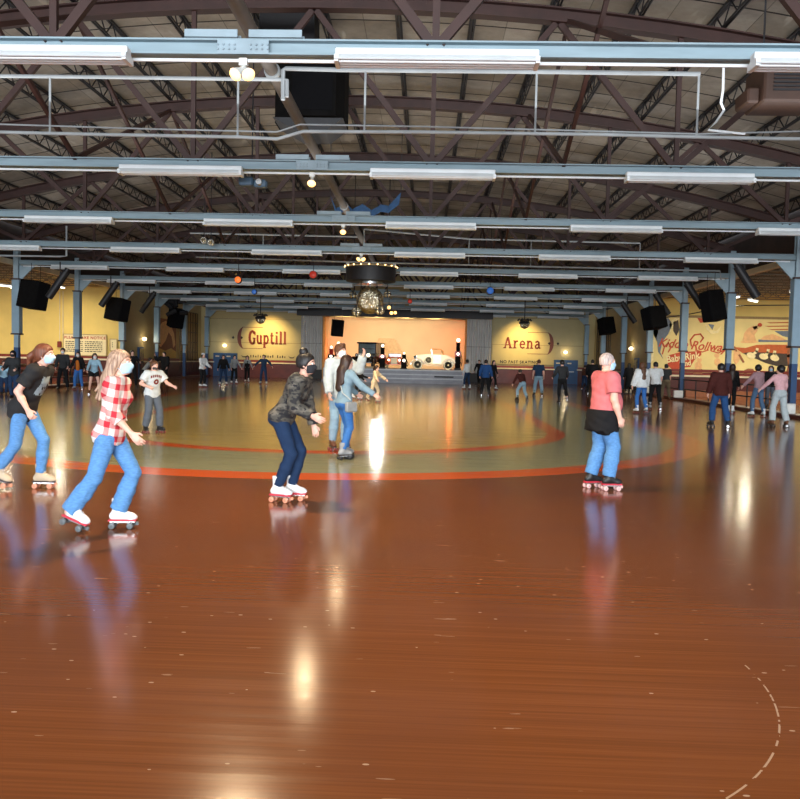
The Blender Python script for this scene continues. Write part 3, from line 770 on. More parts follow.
# seated and standing small figures as plain shapes
for c, r in (((698,366),(3.6,4.6)),((699,360),(2.4,2.4)),((716.5,355.5),(2.6,2.4)),((717,362),(3,4))): blob(*c, *r, 'figure_shape', M_mpink)
shp([(692,370),(702,369),(702,374),(693,374)], 'stool', M_mbrn)
# bird and red cap at the top
shp([(697,318),(707,318.5),(706,322),(700,323)], 'red_patch', M_mred)
shp([(705,323),(709,330),(716,331),(721,326),(718,333),(711,334),(706,329)], 'bird', M_mpale); shp([(708,324),(714,325),(712,330)], 'wing', M_mgrey)
# kneeling figure, mountain, clouds
shp([(742,341),(744,333),(748,328),(753,326),(757,326),(757,331),(754,335),(756,341)], 'kneeling_figure', M_mpink); blob(759.5,325,2.2,2.0,'figure_head',M_mred); shp([(752,327),(758,325),(760,326.5),(754,330)],'figure_arm',M_mpink)
blob(749,342,9,1.2,'ground_shadow',M_mpink)
shp([(758,341),(764,336),(772,334),(780,337),(788,341)], 'mountain', M_mpink, .02, .042); shp([(758,339.5),(764,340),(780,340.5),(790,340),(790,342),(758,342)],'shore',M_mgrey,.02,.062)
shp([(774,331),(790,331),(790,338),(782,336)], 'slate_cloud', M_mgrey, .02, .04)
for i,(a,b,y) in enumerate(((766,790,322.5),(764,790,326),(768,790,329.3))): shp([(a,y),(b,y-.5),(b,y+.6),(a+4,y+.9)],'cloud_line',M_mor)
# burnt orange bank, dark river, swans
shp([(733.5,347),(745,348),(756,345),(768,344.5),(792,345),(792,356),(772,353),(752,352),(742,353)], 'orange_bank', M_mor)
shp([(742,353),(752,352),(772,353),(792,354),(792,366),(776,366),(765,363),(756,359),(748,356)], 'dark_river', M_mdark, .02, .05)
for cx, cy, nx in ((750.5,355.5,756),(763,356.5,767),(774,358,773.5)):
    blob(cx,cy,4.6,3.0,'swan',M_mpale,.02,.07,14,.25); stroke([(cx+2,cy-1),(nx,cy-4),(nx+.6,cy-6.5)], .16, 'swan_neck', M_mpale, .08)
shp([(733.5,350),(739,351),(741,356),(738,362),(735,365),(733,360)], 'peach_creature', M_mpink); stroke([(739,355),(743,362)],.12,'creature_leg',M_mbrn); stroke([(736,351),(734,347)],.1,'creature_ear',M_mbrn)
shp([(744,370),(748,368.5),(753,369),(754,372),(752,374),(748,372.5),(744,375)], 'brown_animal', M_mbrn)
stroke([(790,347),(789,356),(790,366),(788,374)], .30, 'tree_trunk', M_mbrn)
MB().box((XR+.35,YM-.09,z0),(24,YM-.04,z0+.16)).build('lower_border', M_redrail, root)
MB().box((XR+.35,YM-.10,zt-.08),(24,YM-.04,zt+.06)).build('upper_border', mat('tan_border',(150,124,76),.6), root)

# ------------------------------------------------------------------ notices on the left end wall
def notice(label, pxa, pya, pxb, pyb, heading, big):
    a = at(pxa,pya,YS); b = at(pxb,pyb,YS)
    root = thing('notice_board', label, 'notice board', ((a.x+b.x)/2,YS-.03,b.z))
    y = YS-.08
    MB().box((a.x,y,b.z),(b.x,YS-.005,a.z)).build('board', mat('notice_cream',(232,216,170),.6,var=.04), root)
    f = MB(); w = .05
    f.box((a.x-w,y-.02,b.z-w),(b.x+w,y+.02,b.z)).box((a.x-w,y-.02,a.z),(b.x+w,y+.02,a.z+w)).box((a.x-w,y-.02,b.z),(a.x,y+.02,a.z)).box((b.x,y-.02,b.z),(b.x+w,y+.02,a.z))
    f.build('frame', mat('notice_frame',(176,150,100),.5), root)
    if heading: text(heading, .225, ((a.x+b.x)/2, y-.005, a.z-.17), mat('notice_red',(176,60,40),.6), root, 'heading', space=1.15, bold=.006)
    r_ = random.Random(5); z = a.z - (.40 if heading else .2); step = .115
    cols = 2 if big else 1; W = (b.x-a.x-.2)/cols
    while z > b.z+.1:
        for c in range(cols):
            x = a.x+.1+W*c; end = x+W-.12; top = []; x0 = x
            while x < end:
                w = min(.05+.13*r_.random(), end-x); top += [(x,z-.022),(x,z+.025),(x+w,z+.025),(x+w,z-.022)]; x += w+.045
            MB().prism([(x0,z-.026)]+top+[(top[-1][0],z-.026)],'y',y-.006,y).build('line_of_print', M_ink, root)
        z -= step
notice('long cream rules board with red heading on the yellow wall', 64.5,334.5, 106.5,355.5, 'PLEASE TAKE NOTICE', True)
notice('small square cream notice right of the long rules board', 110.9,339.5, 117,350.5, None, False)
# alarm horn with conduits above the rules board
a = at(60,344,YS); root = thing('alarm_box', 'small red alarm on two vertical conduits of the yellow wall', 'alarm', (a.x,YS-.05,a.z))
MB().box((a.x-.12,YS-.14,a.z-.2),(a.x+.12,YS-.01,a.z+.16),bev=.03).build('box', M_redrail, root)
for dx in (0,.2): MB().tube([(a.x+dx,YS-.04,a.z+.1),(a.x+dx,YS-.04,5.3)],.025,6).build('conduit', M_ivory, root)

# ------------------------------------------------------------------ benches, rails and kerbs along the column lines
M_bench = mat('bench_brown_board', (104,60,38), .45, var=.2, scale=2, stretch=(1,.3,1)); M_benchred = mat('bench_panel_red', (126,44,30), .5, var=.15); M_railpale = mat('pale_rail', (206,190,150), .45)
for side, X, s in (('left',XL,-1),('right',XR,1)):
    o = MB().box((X-.30,8,0),(X+.30,62.8,.13),bev=.02).build('rink_kerb', M_wains); tag(o, f'low maroon kerb along the {side} edge of the rink', 'kerb', kind='structure')
def bench(y, i):
    X = XL-.75
    root = thing('bench', f'brown slatted bench with red back panel by the left kerb, {ORD[i]} in the row', 'bench', (X,y,0), group='benches on the left side of the rink')
    for z in (.95,.72): MB().box((X-.36,y-1.3,z),(X-.30,y+1.3,z+.12)).build('back_board', M_bench, root)
    MB().box((X-.37,y-1.3,.46),(X-.31,y+1.3,.66)).build('back_panel', M_benchred, root)
    MB().box((X-.30,y-1.3,.40),(X+.20,y+1.3,.46),bev=.01).build('seat', M_bench, root)
    MB().box((X-.34,y-1.3,1.07),(X-.27,y+1.3,1.10)).build('top_trim', M_railpale, root)
    for yy in (y-1.15,y+1.15):
        for xx in (X-.32,X+.12): MB().box((xx,yy-.05,0),(xx+.07,yy+.05,.95 if xx < X else .40)).build('leg', M_black, root)
for i, y in enumerate((29.6,32.6,35.6,38.6,41.6)): bench(y+.2, i)
# low pipe rail along the right kerb, a bay at a time
for k in range(3, 9):
    y0, y1 = YB[k]+.3, YB[k+1]-.3
    if k in (6,): y1 -= 1.5
    root = thing('pipe_rail', f'low black pipe rail between right columns, {ORD[k-3]} bay', 'railing', (XR,(y0+y1)/2,.13), group='pipe rails on the right kerb')
    for z in (.55,1.02): MB().tube([(XR,y0,z),(XR,y1,z)],.028,8).build('rail', M_black, root, True)
    for q in range(4):
        yy = y0+.1+(y1-y0-.2)*q/3; MB().tube([(XR,yy,.13),(XR,yy,1.02)],.028,8).build('post', M_black, root, True)
M_boxw = mat('white_box', (226,226,220), .5)
for k in (3,5,6):
    o = MB().box((XR-.44,YB[k]-.30,.13),(XR+.02,YB[k]-.14,.48),bev=.02).build('white_box', M_boxw); tag(o, f'small white box at the foot of the {["","","","nearest","","third","fourth"][k]} right column', 'box', 'white boxes at the right columns')
o = MB().box((14.6,YS-1.6,0),(26,YS-1.3,.34)).build('counter_bench', mat('orange_bench_wood',(138,84,52),.4,var=.15)); tag(o, 'long orange wooden bench before the maroon wall under the mural', 'bench')

# ------------------------------------------------------------------ fluorescent fixtures on the roof beams
def fixture_mesh():
    a = MB(); a.box((-1.22,-.07,.03),(1.22,.07,.11),bev=.01)
    h = MB(); h.prism([(-.07,.05),(.07,.05),(.15,-.015),(.14,-.02),(.06,.03),(-.06,.03),(-.14,-.02),(-.15,-.015)],'x',-1.22,1.22)
    return a, h
visible = {0:(-1,0,1),1:(-1,0,1),2:(-2,-1,0,1,2)}
proto = None
NTH = {-3:'far left end',-2:'second from left',-1:'third from left',0:'middle right',1:'second from right',2:'far right end'}
for k in range(NB):
    for n in visible.get(k, (-3,-2,-1,0,1,2)):
        x = .04+4.97*n; lab = f'unlit white fluorescent fixture under the {ORD[k]} roof beam, {NTH[n]}'
        if proto is None:
            proto = thing('fluorescent_fixture', lab, 'light fixture', (0,0,0), group='fluorescent fixtures under the roof beams')
            a, h = fixture_mesh(); a.build('housing', M_white, proto); h.build('reflector', M_white, proto, True)
            for t_ in (-.075,0,.075):
                MB().tube([(-1.17,t_,-.012),(1.17,t_,-.012)],.02,8).build('tube', M_tube, proto, True)
            for e in (-.8,.8): MB().box((e-.03,.05,.03),(e+.03,.22,.08)).build('bracket', M_white, proto)
            for e in (-1.2,1.2): MB().box((e-.025,-.13,-.035),(e+.025,.13,.03)).build('end_cap', M_white, proto)
            o = proto
        else: o = dup(proto, None, lab)
        o.location = (x, YB[k]-.28, ZB-.228); o.scale = (1,1,1.28)
        if not (XL+1.3 < x < XR-1.2): o.location.x = min(max(x, XL+1.6), XR-1.6)

# ------------------------------------------------------------------ floodlights at the beam splices
M_bulb = mat('lit_flood_bulb', (255,226,180), .3, emis=3.6, ecol=(255,184,100))
M_cone = mat('flood_shell_white', (222,222,216), .4)
FL_E = 330
def flood(k, n, label):
    y = YB[k]-.05; x = XC+.02; z = ZB-.13
    root = thing('floodlight', label, 'floodlight', (x,y,z), group='floodlights at the beam splices')
    MB().box((x-.05,y-.05,z-.09),(x+.05,y+.05,z)).build('junction_box', M_cone, root)
    for i in range(n):
        s = (i-.5*(n-1))*2
        R = Matrix.Rotation(-.65, 3, 'X') @ Matrix.Rotation(-s*.5, 3, 'Y')
        c = Vector((x,y,z-.10))
        MB().lathe([(.03,0),(.035,-.06),(.075,-.14),(.085,-.17)], c, 16, R=R).build('lamp_shell', M_cone, root, True)
        MB().lathe([(.083,-.168),(.07,-.195),(.04,-.21),(.001,-.215)], c, 16, R=R).build('bulb', M_bulb, root, True)
    l = bpy.data.lights.new('flood_light','SPOT'); l.energy = FL_E*n*(1.9 if k == 0 else 1.0 if k == 1 else 1.8); l.color = (1,.74,.44); l.shadow_soft_size = .15; l.spot_size = 2.7; l.spot_blend = .6
    o = bpy.data.objects.new('flood_light', l); C.objects.link(o); o.parent = root; o.location = (0,0,-.36)
flood(0,2,'pair of lit floodlights at the nearest beam splice'); flood(1,1,'single lit floodlight at the second beam splice')
flood(2,1,'single small lit floodlight at the third beam splice'); flood(3,2,'pair of lit floodlights at the fourth beam splice, above the mirror ball')
for (x,y,e) in ((.6,4.4,640),(-3.2,-1.5,110)):
    l = bpy.data.lights.new('flood_light','SPOT'); l.energy = e; l.color = (1,.80,.56); l.shadow_soft_size = .12; l.spot_size = 2.6; l.spot_blend = .7
    o = bpy.data.objects.new('flood_light', l); C.objects.link(o); o.location = (x,y,5.2)

# ------------------------------------------------------------------ pipes under the roof
def pipes(label, y, parts, hangers):
    root = thing('sprinkler_pipe', label, 'pipe', (0,y,5.4))
    for pts, r in parts: MB().tube(pts, r, 8).build('pipe_run', M_pipe, root, True)
    for x, za, zb in hangers: MB().tube([(x,y,za),(x,y,zb)],.018,6).build('hanger', M_pipe, root)
    return root
Yp = 12.65
def pp(px, py, y=Yp): p = at(px,py,y); return (p.x,y,p.z)
r1 = pipes('long grey sprinkler pipe frame hanging behind the nearest beam', Yp,
  [([pp(-8,76),pp(100,77),pp(200,78.5),pp(281,79.5)],.03), ([pp(283,100),pp(283,70),pp(286,68.5),pp(345,70),pp(560,72),pp(700,74)],.035), ([pp(287,97),pp(287,80),pp(281,79.5)],.03),
   ([pp(-8,132),pp(100,134.5),pp(238,137),pp(277,139),pp(303,131.5),pp(420,132),pp(600,134.5),pp(740,138),pp(810,139)],.028),
   ([pp(-8,124),pp(150,129),pp(277,132),pp(300,124.5),pp(420,126.5),pp(700,134),pp(810,131)],.014)],
  [(pp(x,100)[0], pp(x,y0)[2], pp(x,y1)[2]) for x,y0,y1 in ((50,77,133),(238,79,137),(365,71,132),(536,72,134),(698,74,137))])
MB().tube([(pp(723,74)[0],Yp,6.6),pp(723,90),pp(721,103),pp(724,110),pp(716,122),pp(708,130),pp(745,134)],.02,6).build('flex_drop', M_white, r1, True)
Yq = 30.2
pipes('thin grey pipe frame hanging behind the fourth beam', Yq,
  [([pp(190,233,Yq),pp(350,236.5,Yq),pp(361,237,Yq)],.03),([pp(364,229,Yq),pp(470,239,Yq),pp(640,243,Yq)],.03),([pp(196,257,Yq),pp(350,262,Yq),pp(470,265,Yq),pp(720,271,Yq),pp(721,280,Yq)],.03),([pp(364,229,Yq),pp(364,246,Yq)],.03)],
  [(pp(x,250,Yq)[0], pp(x,y0,Yq)[2], pp(x,y1,Yq)[2]) for x,y0,y1 in ((263,235,259),(469,239,265),(531,241,266),(640,243,269))])
Yr = 27.9
pipes('short grey pipe loop by the left end of the fourth beam', Yr,
  [([pp(-4,255.5,Yr),pp(60,256.5,Yr),pp(66.5,256,Yr),pp(66.5,226,Yr)],.035)], [])
# brown drain pipe running down the hall
m = MB(); m.tube([(-2.62,6.5,6.34),(-2.62,40,6.34)],.105,12).box((-2.7,6.5,6.45),(-2.6,6.6,6.5))
root = thing('drain_pipe', 'thick brown grey drain pipe running lengthwise under the roof', 'pipe', (-2.62,20,6.34))
m.build('pipe', M_brnpipe, root, True)
for y in (12.1,12.9,24): MB().lathe([(.125,-.06),(.135,-.03),(.135,.03),(.125,.06)],(-2.62,y,6.34),14,'y').build('coupling', M_pipe, root, True)

# ------------------------------------------------------------------ hung loudspeakers and equipment
root = thing('speaker_cluster', 'big black loudspeaker cluster hung high behind the nearest beam', 'speaker', at(318,100,17.9))
p = at(320,98,17.9); b = MB(); x,y,z = p
b.prism([(x-.98,y-.2),(x-.55,y-.75),(x+.45,y-.75),(x+.60,y-.35),(x+.60,y+.5),(x-.98,y+.5)],'z',z-.62,z+.72).build('cabinet', M_spk, root)
MB().prism([(x-.95,z-.62),(x+.6,z-.62),(x+.2,z-.92),(x-.4,z-.92)],'y',y-.6,y+.4).build('lower_horn', M_black, root)
p2 = at(291,22,17.9); MB().prism([(p2.x-.62,p2.z+.25),(p2.x,p2.z+.4),(p2.x+.6,p2.z+.22),(p2.x+.62,p2.z-.95),(p2.x-.58,p2.z-.95)],'y',y-.5,y+.3).build('upper_cabinet', M_black, root)
MB().prism([(x-.5,y-.765),(x+.38,y-.765),(x+.38,y-.75),(x-.5,y-.75)],'z',z-.5,z+.6).build('grille', mat('speaker_grille',(16,16,18),.95,scale=40,spec=.1), root)
MB().tube([(x-.3,y,z+.7),(x-.3,y,zc(x)+.5)],.02,6).build('chain', M_black, root); MB().tube([(p2.x+.05,y,p2.z+.3),(p2.x+.05,y,zc(p2.x)+.5)],.03,6).build('hanger', M_black, root)

def speaker(label, px, py, Y, w, h, d, rz, tilt, roll=0., grp='black loudspeakers beside the columns'):
    p = at(px,py,Y); root = thing('loudspeaker', label, 'speaker', p, group=grp)
    R = Matrix.Rotation(rz,3,'Z') @ Matrix.Rotation(tilt,3,'X') @ Matrix.Rotation(roll,3,'Y')
    def bb(lo, hi, name, m, bev=.03):
        q = MB().box(lo, hi, bev=bev); q.v = [p + R @ Vector(v) for v in q.v]; return q.build(name, m, root)
    bb((-w/2,-d/2,-h/2),(w/2,d/2,h/2),'cabinet',M_spk); bb((-w*.45,-d/2-.02,-h*.45),(w*.45,-d/2,h*.45),'grille',mat('speaker_grille',(16,16,18),.95,scale=40,spec=.1),.008)
    for s in (-1,1): MB().tube([p + R @ Vector((s*w*.35,0,h/2)), p + R @ Vector((s*w*.35,0,h/2)) + Vector((0,0,.7))],.012,5).build('hanging_wire', M_black, root)
speaker('large black loudspeaker hung beside the first visible left column', 33.5,295,32.2,.72,1.15,.98,1.25,.10,.14)
speaker('large black loudspeaker hung beside the second visible left column', 117.5,309.5,38.2,.72,1.10,.92,1.25,.10,.14)
speaker('large black loudspeaker hung before the nearest thin right columns, largest on that side', 713,306,31.5,.62,1.2,.72,-1.2,.1,-.16)
speaker('black loudspeaker hung between the second and third right columns', 654,318,37.8,.72,1.05,.9,-1.2,.1,-.2)
speaker('black loudspeaker hung left of the far right columns', 606.5,326,50,.7,1.05,.85,-1.2,.1,-.2)
speaker('black loudspeaker hung at the upper left corner of the stage', 337.5,328,58.8,.85,1.25,.6,.3,.1,.05)
speaker('dark loudspeaker among black rigging by the far left columns', 176,318,53,.9,1.3,.9,.6,.2,.1)
def column_light(label, px, py, Y, s):
    p = at(px,py,Y); root = thing('stage_spotlight', label, 'spotlight', p, group='black tube spotlights near the columns')
    a = Vector((s*.36,0,.52)); d = a.normalized()
    MB().tube([p-a, p-a*.5, p-a*.48, p+a*.6, p+a*.62, p+a],.15,12).build('barrel', M_black, root)
    MB().tube([p+a, p+a+Vector((s*.05,0,.12))],.10,10).build('rear_cap', M_black, root)
    MB().tube([p+a*.3, p+a*.3+Vector((0,0,.75))],.025,6).build('hanger', M_black, root)
column_light('black tube spotlight hanging right of the first visible left column', 57.5,284.5,30.9,1)
column_light('black tube spotlight hanging right of the second visible left column', 108.5,295,36.9,1)
column_light('black tube spotlight hanging near the third visible left column', 147.5,303,42.9,1)
column_light('black tube spotlight hanging left of the nearest right column', 747,281.5,27.6,-1)
column_light('black tube spotlight hanging left of the second right column', 694.5,295.5,34.3,-1)
column_light('small black tube spotlight hanging left of the third right column', 662,304,40.3,-1)
column_light('tiny black tube spotlight hanging by the far right columns', 629,313,44.2,-1)
# dark rigging clump far left
p = at(173,306,52); root = thing('lighting_rig', 'dark clump of stage lighting rig hung by the far left columns', 'lighting rig', p)
r_ = random.Random(2)
for i in range(9):
    c = p+Vector((r_.uniform(-.7,.7),r_.uniform(-.3,.3),r_.uniform(-.5,.6))); d = Vector((r_.uniform(-.3,.3),r_.uniform(-.3,.1),r_.uniform(-.3,.1)))
    MB().tube([c-d,c,c+d],.17,10,r2=.13).build('lamp_can', M_black, root)
MB().box(tuple(p+Vector((-.9,-.05,.62))),tuple(p+Vector((.9,.05,.72)))).build('bar', M_black, root)

# brown heater at the upper right
p = at(783,87,13.2); root = thing('unit_heater', 'brown louvred unit heater hung at the upper right', 'heater', p)
M_heat = mat('heater_brown', (62,42,32), .5, var=.15); x,y,z = p
MB().box((x-.42,y-.3,z-.32),(x+.62,y+.5,z+.32),bev=.03).build('case', M_heat, root)
for i in range(7): MB().box((x-.28,y-.33,z-.16+i*.06),(x+.55,y-.29,z-.135+i*.06)).build('louvre', M_black, root)
MB().box((x-.62,y-.15,z-.30),(x-.42,y+.4,z-.05),bev=.03).build('side_duct', M_heat, root)
for s in (-.3,.5): MB().tube([(x+s,y+.1,z+.3),(x+s,y+.1,zc(x)+.6)],.015,6).build('hanger', M_black, root)

# ------------------------------------------------------------------ mirror ball under a round black rig
def mirror_mat(n, seed=0):
    t = NT('mirror_tiles'); x,y,z = t.xyz()
    v = t.node('ShaderNodeTexVoronoi'); v.inputs['Scale'].default_value = n
    t.link(t.coords(), v.inputs['Vector'])
    wn = t.node('ShaderNodeTexWhiteNoise'); t.link(v.outputs['Color'], wn.inputs['Vector'])
    t.link(t.ramp(wn.outputs['Value'], [(0,lin((190,180,150))),(.6,lin((236,228,200))),(1,lin((250,246,230)))]), t.b.inputs['Base Color'])
    t.b.inputs['Metallic'].default_value = 1.; t.b.inputs['Roughness'].default_value = .22
    t.bump(v.outputs['Distance'], .7, .05)
    return t.m
M_mir = mirror_mat(26); M_mir2 = mirror_mat(34)
DXC, DY = XC+.05, 31.9
zr = at(370,275.5,DY).z
root = thing('ball_rig', 'round black drum rig with a ring of small lights above the mirror ball', 'lighting rig', (DXC,DY,zr))
MB().lathe([(.80,-.28),(1.0,-.25),(1.02,.28),(.9,.30),(.02,.30)],(DXC,DY,zr),40).build('drum', M_black, root, True)
MB().lathe([(.50,-.36),(.56,-.36),(.56,-.28),(.50,-.28)],(DXC,DY,zr),30).build('inner_ring', M_chrome, root, True)
MB().lathe([(1.0,.30),(1.06,.30),(1.06,.36),(1.0,.36),(1.0,.30)],(DXC,DY,zr),36).build('light_ring', mat('ring_brass',(206,184,140),.4), root, True)
for i in range(20):
    t = 2*PI*i/20; MB().ball((DXC+1.07*math.cos(t),DY+1.07*math.sin(t),zr+.34),.028,8).build('ring_bulb', mat('warm_ring_bulb',(255,220,150),.3,emis=6,ecol=(255,210,140)), root, True)
for s in (-1,1):
    MB().box((DXC+s*.95-.06,DY-.1,zr+.33),(DXC+s*.95+.06,DY+.1,zr+.5)).build('hook_box', M_white, root)
    MB().tube([(DXC+s*.7,DY,zr+.3),(DXC+s*.7,DY,zc(DXC)+.5)],.02,6).build('hanger', M_black, root)
zb = at(368.5,300.5,DY).z; RB = .555
root = thing('mirror_ball', 'large silver mirror ball hung above the rink centre', 'mirror ball', (DXC-.02,DY,zb))
MB().ball((DXC-.02,DY,zb),RB,48).build('sphere', M_mir, root, True)
MB().tube([(DXC-.02,DY,zb+RB-.02),(DXC-.02,DY,zr-.35)],.03,8).build('shaft', M_chrome, root)
spot((DXC+.3,DY-7,5.3),(DXC,DY,zb),260,(1,.96,.84),.22,.4,.08)  # unseen pin spot added to brighten the mirror ball
small = [((353,294.5),'small mirror ball at the upper left of the large one',.15),((387.5,294),'small mirror ball at the upper right of the large one',.15),
         ((356.5,311.5),'small mirror ball at the lower left of the large one',.20),((380,310),'small mirror ball at the lower right of the large one',.20)]
for (px,py),lab,r in small:
    p = at(px,py,DY-.85 if r > .17 else DY+.8); root = thing('mirror_ball', lab, 'mirror ball', p, group='small mirror balls around the large one')
    MB().ball(p,r,24).build('sphere', M_mir2, root, True); MB().tube([p+Vector((0,0,r-.01)),Vector((p.x*.6+DXC*.4 if r>.17 else p.x,p.y*.8+DY*.2,zr-.27))],.012,6).build('wire', M_black, root)
    MB().lathe([(r+.004,-.02),(r+.015,-.02),(r+.015,.02),(r+.004,.02)],p,24).build('band', M_black, root, True); MB().lathe([(r+.004,-.02),(r+.015,-.02),(r+.015,.02),(r+.004,.02)],p,24,'x').build('band', M_black, root, True)
for (px,py),lab in (((260.5,319),'distant mirror ball hung before the left gold sign'),((524.5,324),'distant mirror ball hung before the right gold sign')):
    p = at(px,py,47); root = thing('mirror_ball', lab, 'mirror ball', p, group='distant mirror balls before the signs')
    MB().ball(p,.29,24).build('sphere', M_mir2, root, True)
    MB().lathe([(.30,.0),(.34,.03),(.30,.12),(.16,.22)],p,20).build('cap', M_black, root, True)
    for i in range(6):
        t = 2*PI*i/6; c = p+Vector((.3*math.cos(t),.3*math.sin(t),.3)); MB().tube([c,c+Vector((.12*math.cos(t),.12*math.sin(t),-.12))],.05,8).build('pin_spot', M_black, root)
    MB().tube([p+Vector((0,0,.2)),p+Vector((0,0,1.7))],.03,8).build('shaft', M_black, root)
# two tiny lit lamps just right of the ball, and coloured effect lamps on the far beams
for (px,py,Y,lab) in ((389,307.5,45.2,'tiny bright bare lamp right of the mirror ball, upper one'),(391.5,313,45.1,'tiny bright bare lamp pair right of the mirror ball, lower one')):
    p = at(px,py,Y); root = thing('bare_lamp', lab, 'lamp', p)
    MB().ball(p,.10,12).build('bulb', M_bulb, root, True)
    if py > 310: MB().ball(p+Vector((.22,0,.02)),.09,12).build('bulb', M_bulb, root, True)
    MB().tube([p+Vector((0,0,.08)),p+Vector((0,0,.5))],.02,6).build('stem', M_black, root)
def effect(label, px, py, Y, r, m, kind='can'):
    p = at(px,py,Y); root = thing('effect_lamp', label, 'lamp', p)
    MB().lathe([(.001,-.9*r),(r*.9,-.8*r),(r,.2*r),(r*.7,.9*r),(.001,r)],p,16,'y').build('housing', M_black if m is not M_mir2 else M_white, root, True)
    MB().lathe([(.001,-1.05*r),(r*.6,-.98*r),(r*.82,-.82*r),(.001,-.8*r)],p,16,'y').build('lens', m, root, True)
    MB().tube([p+Vector((0,0,r*.8)),Vector((p.x,p.y,zc(p.x)+.2))],.015,6).build('stem', M_black, root)
M_or = mat('orange_lens', (230,110,50), .3, emis=1.0, ecol=(240,110,40)); M_rd = mat('red_lens', (150,40,30), .3, emis=.4, ecol=(200,50,30)); M_bl = mat('blue_lens', (50,100,170), .3, emis=.3, ecol=(60,120,220))
effect('round orange effect lamp hung under the fifth beam left of centre', 238.5,280,33.0,.16,M_or)
effect('red and black effect lamp hung right of the orange one', 313.5,275,32.6,.18,M_rd)
effect('small blue effect lamp hung below the orange one', 254.5,292,38.5,.14,M_bl)
effect('blue black effect lamp on the far beams right of centre', 490,291,38.6,.20,M_bl)
effect('small red effect lamp on the far beams right of the mirror ball', 410,301.5,44.6,.14,M_rd)
effect('white dish lamp pair member on the fourth beam, left dish', 204,240.5,26.9,.11,M_mir2)
effect('white dish lamp pair member on the fourth beam, right dish', 211,242.5,26.9,.11,M_mir2)
# blue projector under the second beam
p = at(252,182,16.3); x,y,z = p; root = thing('projector', 'blue grey light projector slung under the second beam', 'projector', p)
M_prj = mat('projector_blue_grey', (70,96,118), .4, var=.2)
MB().box((x-.26,y-.12,z-.09),(x+.04,y+.12,z+.09),bev=.03).build('body', M_prj, root); MB().box((x+.05,y-.10,z-.12),(x+.32,y+.10,z+.04),bev=.03).build('head', M_prj, root)
MB().lathe([(.001,-.06),(.06,-.06),(.07,0),(.06,.06),(.001,.06)],(x+.18,y-.14,z-.03),14,'y').build('lens', M_chrome, root, True); MB().tube([(x,y,z+.08),(x,y,zc(x)+.2)],.015,6).build('stem', M_black, root)
# blue drapery hung between the third and fourth beams
root = thing('blue_drape', 'dark blue cloth slung in folds above the fourth beam', 'drape', at(365,210,25.6))
Yd = 25.0
pts = [(x_,y_-7) for x_,y_ in [(330,202),(336,215),(345,210),(352,216),(362,211),(371,217),(380,212),(388,213),(401,199)]]
low = [(x,y+7) for x,y in pts]; low[0] = (334,207); low[-1] = (399,204)
f = [(at(*q,Yd).x, at(*q,Yd).z) for q in pts]; g = [(at(*q,Yd).x, at(*q,Yd).z) for q in low]
b = MB()
for i in range(len(f)-1):
    s = .12*(1 if i%2 else -1)
    b.prism([f[i],f[i+1],g[i+1],g[i]],'y',Yd-.03+s*.5,Yd+.03+s*.5)
b.build('cloth', mat('drape_blue',(34,72,112),.7,var=.2), root)
for q in (f[0], f[-1]): MB().tube([(q[0],Yd,q[1]),(q[0],Yd,zc(q[0])+.4)],.012,5).build('hanging_wire', M_black, root)

# ------------------------------------------------------------------ lit tubes in the side aisles
M_lit = mat('lit_tube', (255,252,240), .3, emis=4, ecol=(255,246,222))
def lit(label, p, rz, e, tilt=0.):
    root = thing('aisle_light', label, 'light fixture', p, rz, group='lit tubes in the side aisles')
    MB().box((-.62,-.08,.03),(.62,.08,.10)).build('housing', M_white, root, local=True)
    for t_ in (-.04,.04): MB().tube([(-.58,t_,0),(.58,t_,0)],.026,8).build('tube', M_lit, root, True, local=True)
    MB().tube([(-.5,0,.1),(-.5,0,.45)],.012,5).tube([(.5,0,.1),(.5,0,.45)],.012,5).build('hanger', M_black, root, local=True)
    l = bpy.data.lights.new('aisle_tube_light','AREA'); l.shape = 'RECTANGLE'; l.size = 1.2; l.size_y = .15; l.energy = e; l.color = (1,.90,.66)
    o = bpy.data.objects.new('aisle_tube_light', l); C.objects.link(o); o.parent = root; o.location = (0,0,-.05)
lit('lit tube in the right aisle, seen between the first two right columns', at(753,301,38), .9, 120)
lit('lit tube in the right aisle, half hidden by the nearest right column', at(795,293.5,33), .9, 130)
lit('lit tube in the left aisle, left of the first visible column', at(5,286,38.5), 1.2, 110)
lit('lit tube in the left aisle, right of the first visible column', at(21,289,40), 1.2, 110)
for n_,(x,y,e) in enumerate(((-24,36,330),(-28,41,240),(-20.5,43,140),(20,40,330),(25,36,240),(16,41.5,130))):
    lit(f'lit tube under the {"left" if x<0 else "right"} aisle ceiling, out of view {n_}'.replace(' 0','').replace(' 1',' farther').replace(' 2',' near the wall').replace(' 3','').replace(' 4',' farther').replace(' 5',' near the wall'), (x,y,5.3), 1.57, e)
# black conduit lines sagging in the right aisle
tag(MB().tube([at(663,318,41),at(690,314,41),at(728,306.5,41),at(745,305.5,41),at(800,305,41)],.03,6).build('aisle_cable', M_black, None, True), 'black cable sagging across the right aisle before the mural', 'cable')

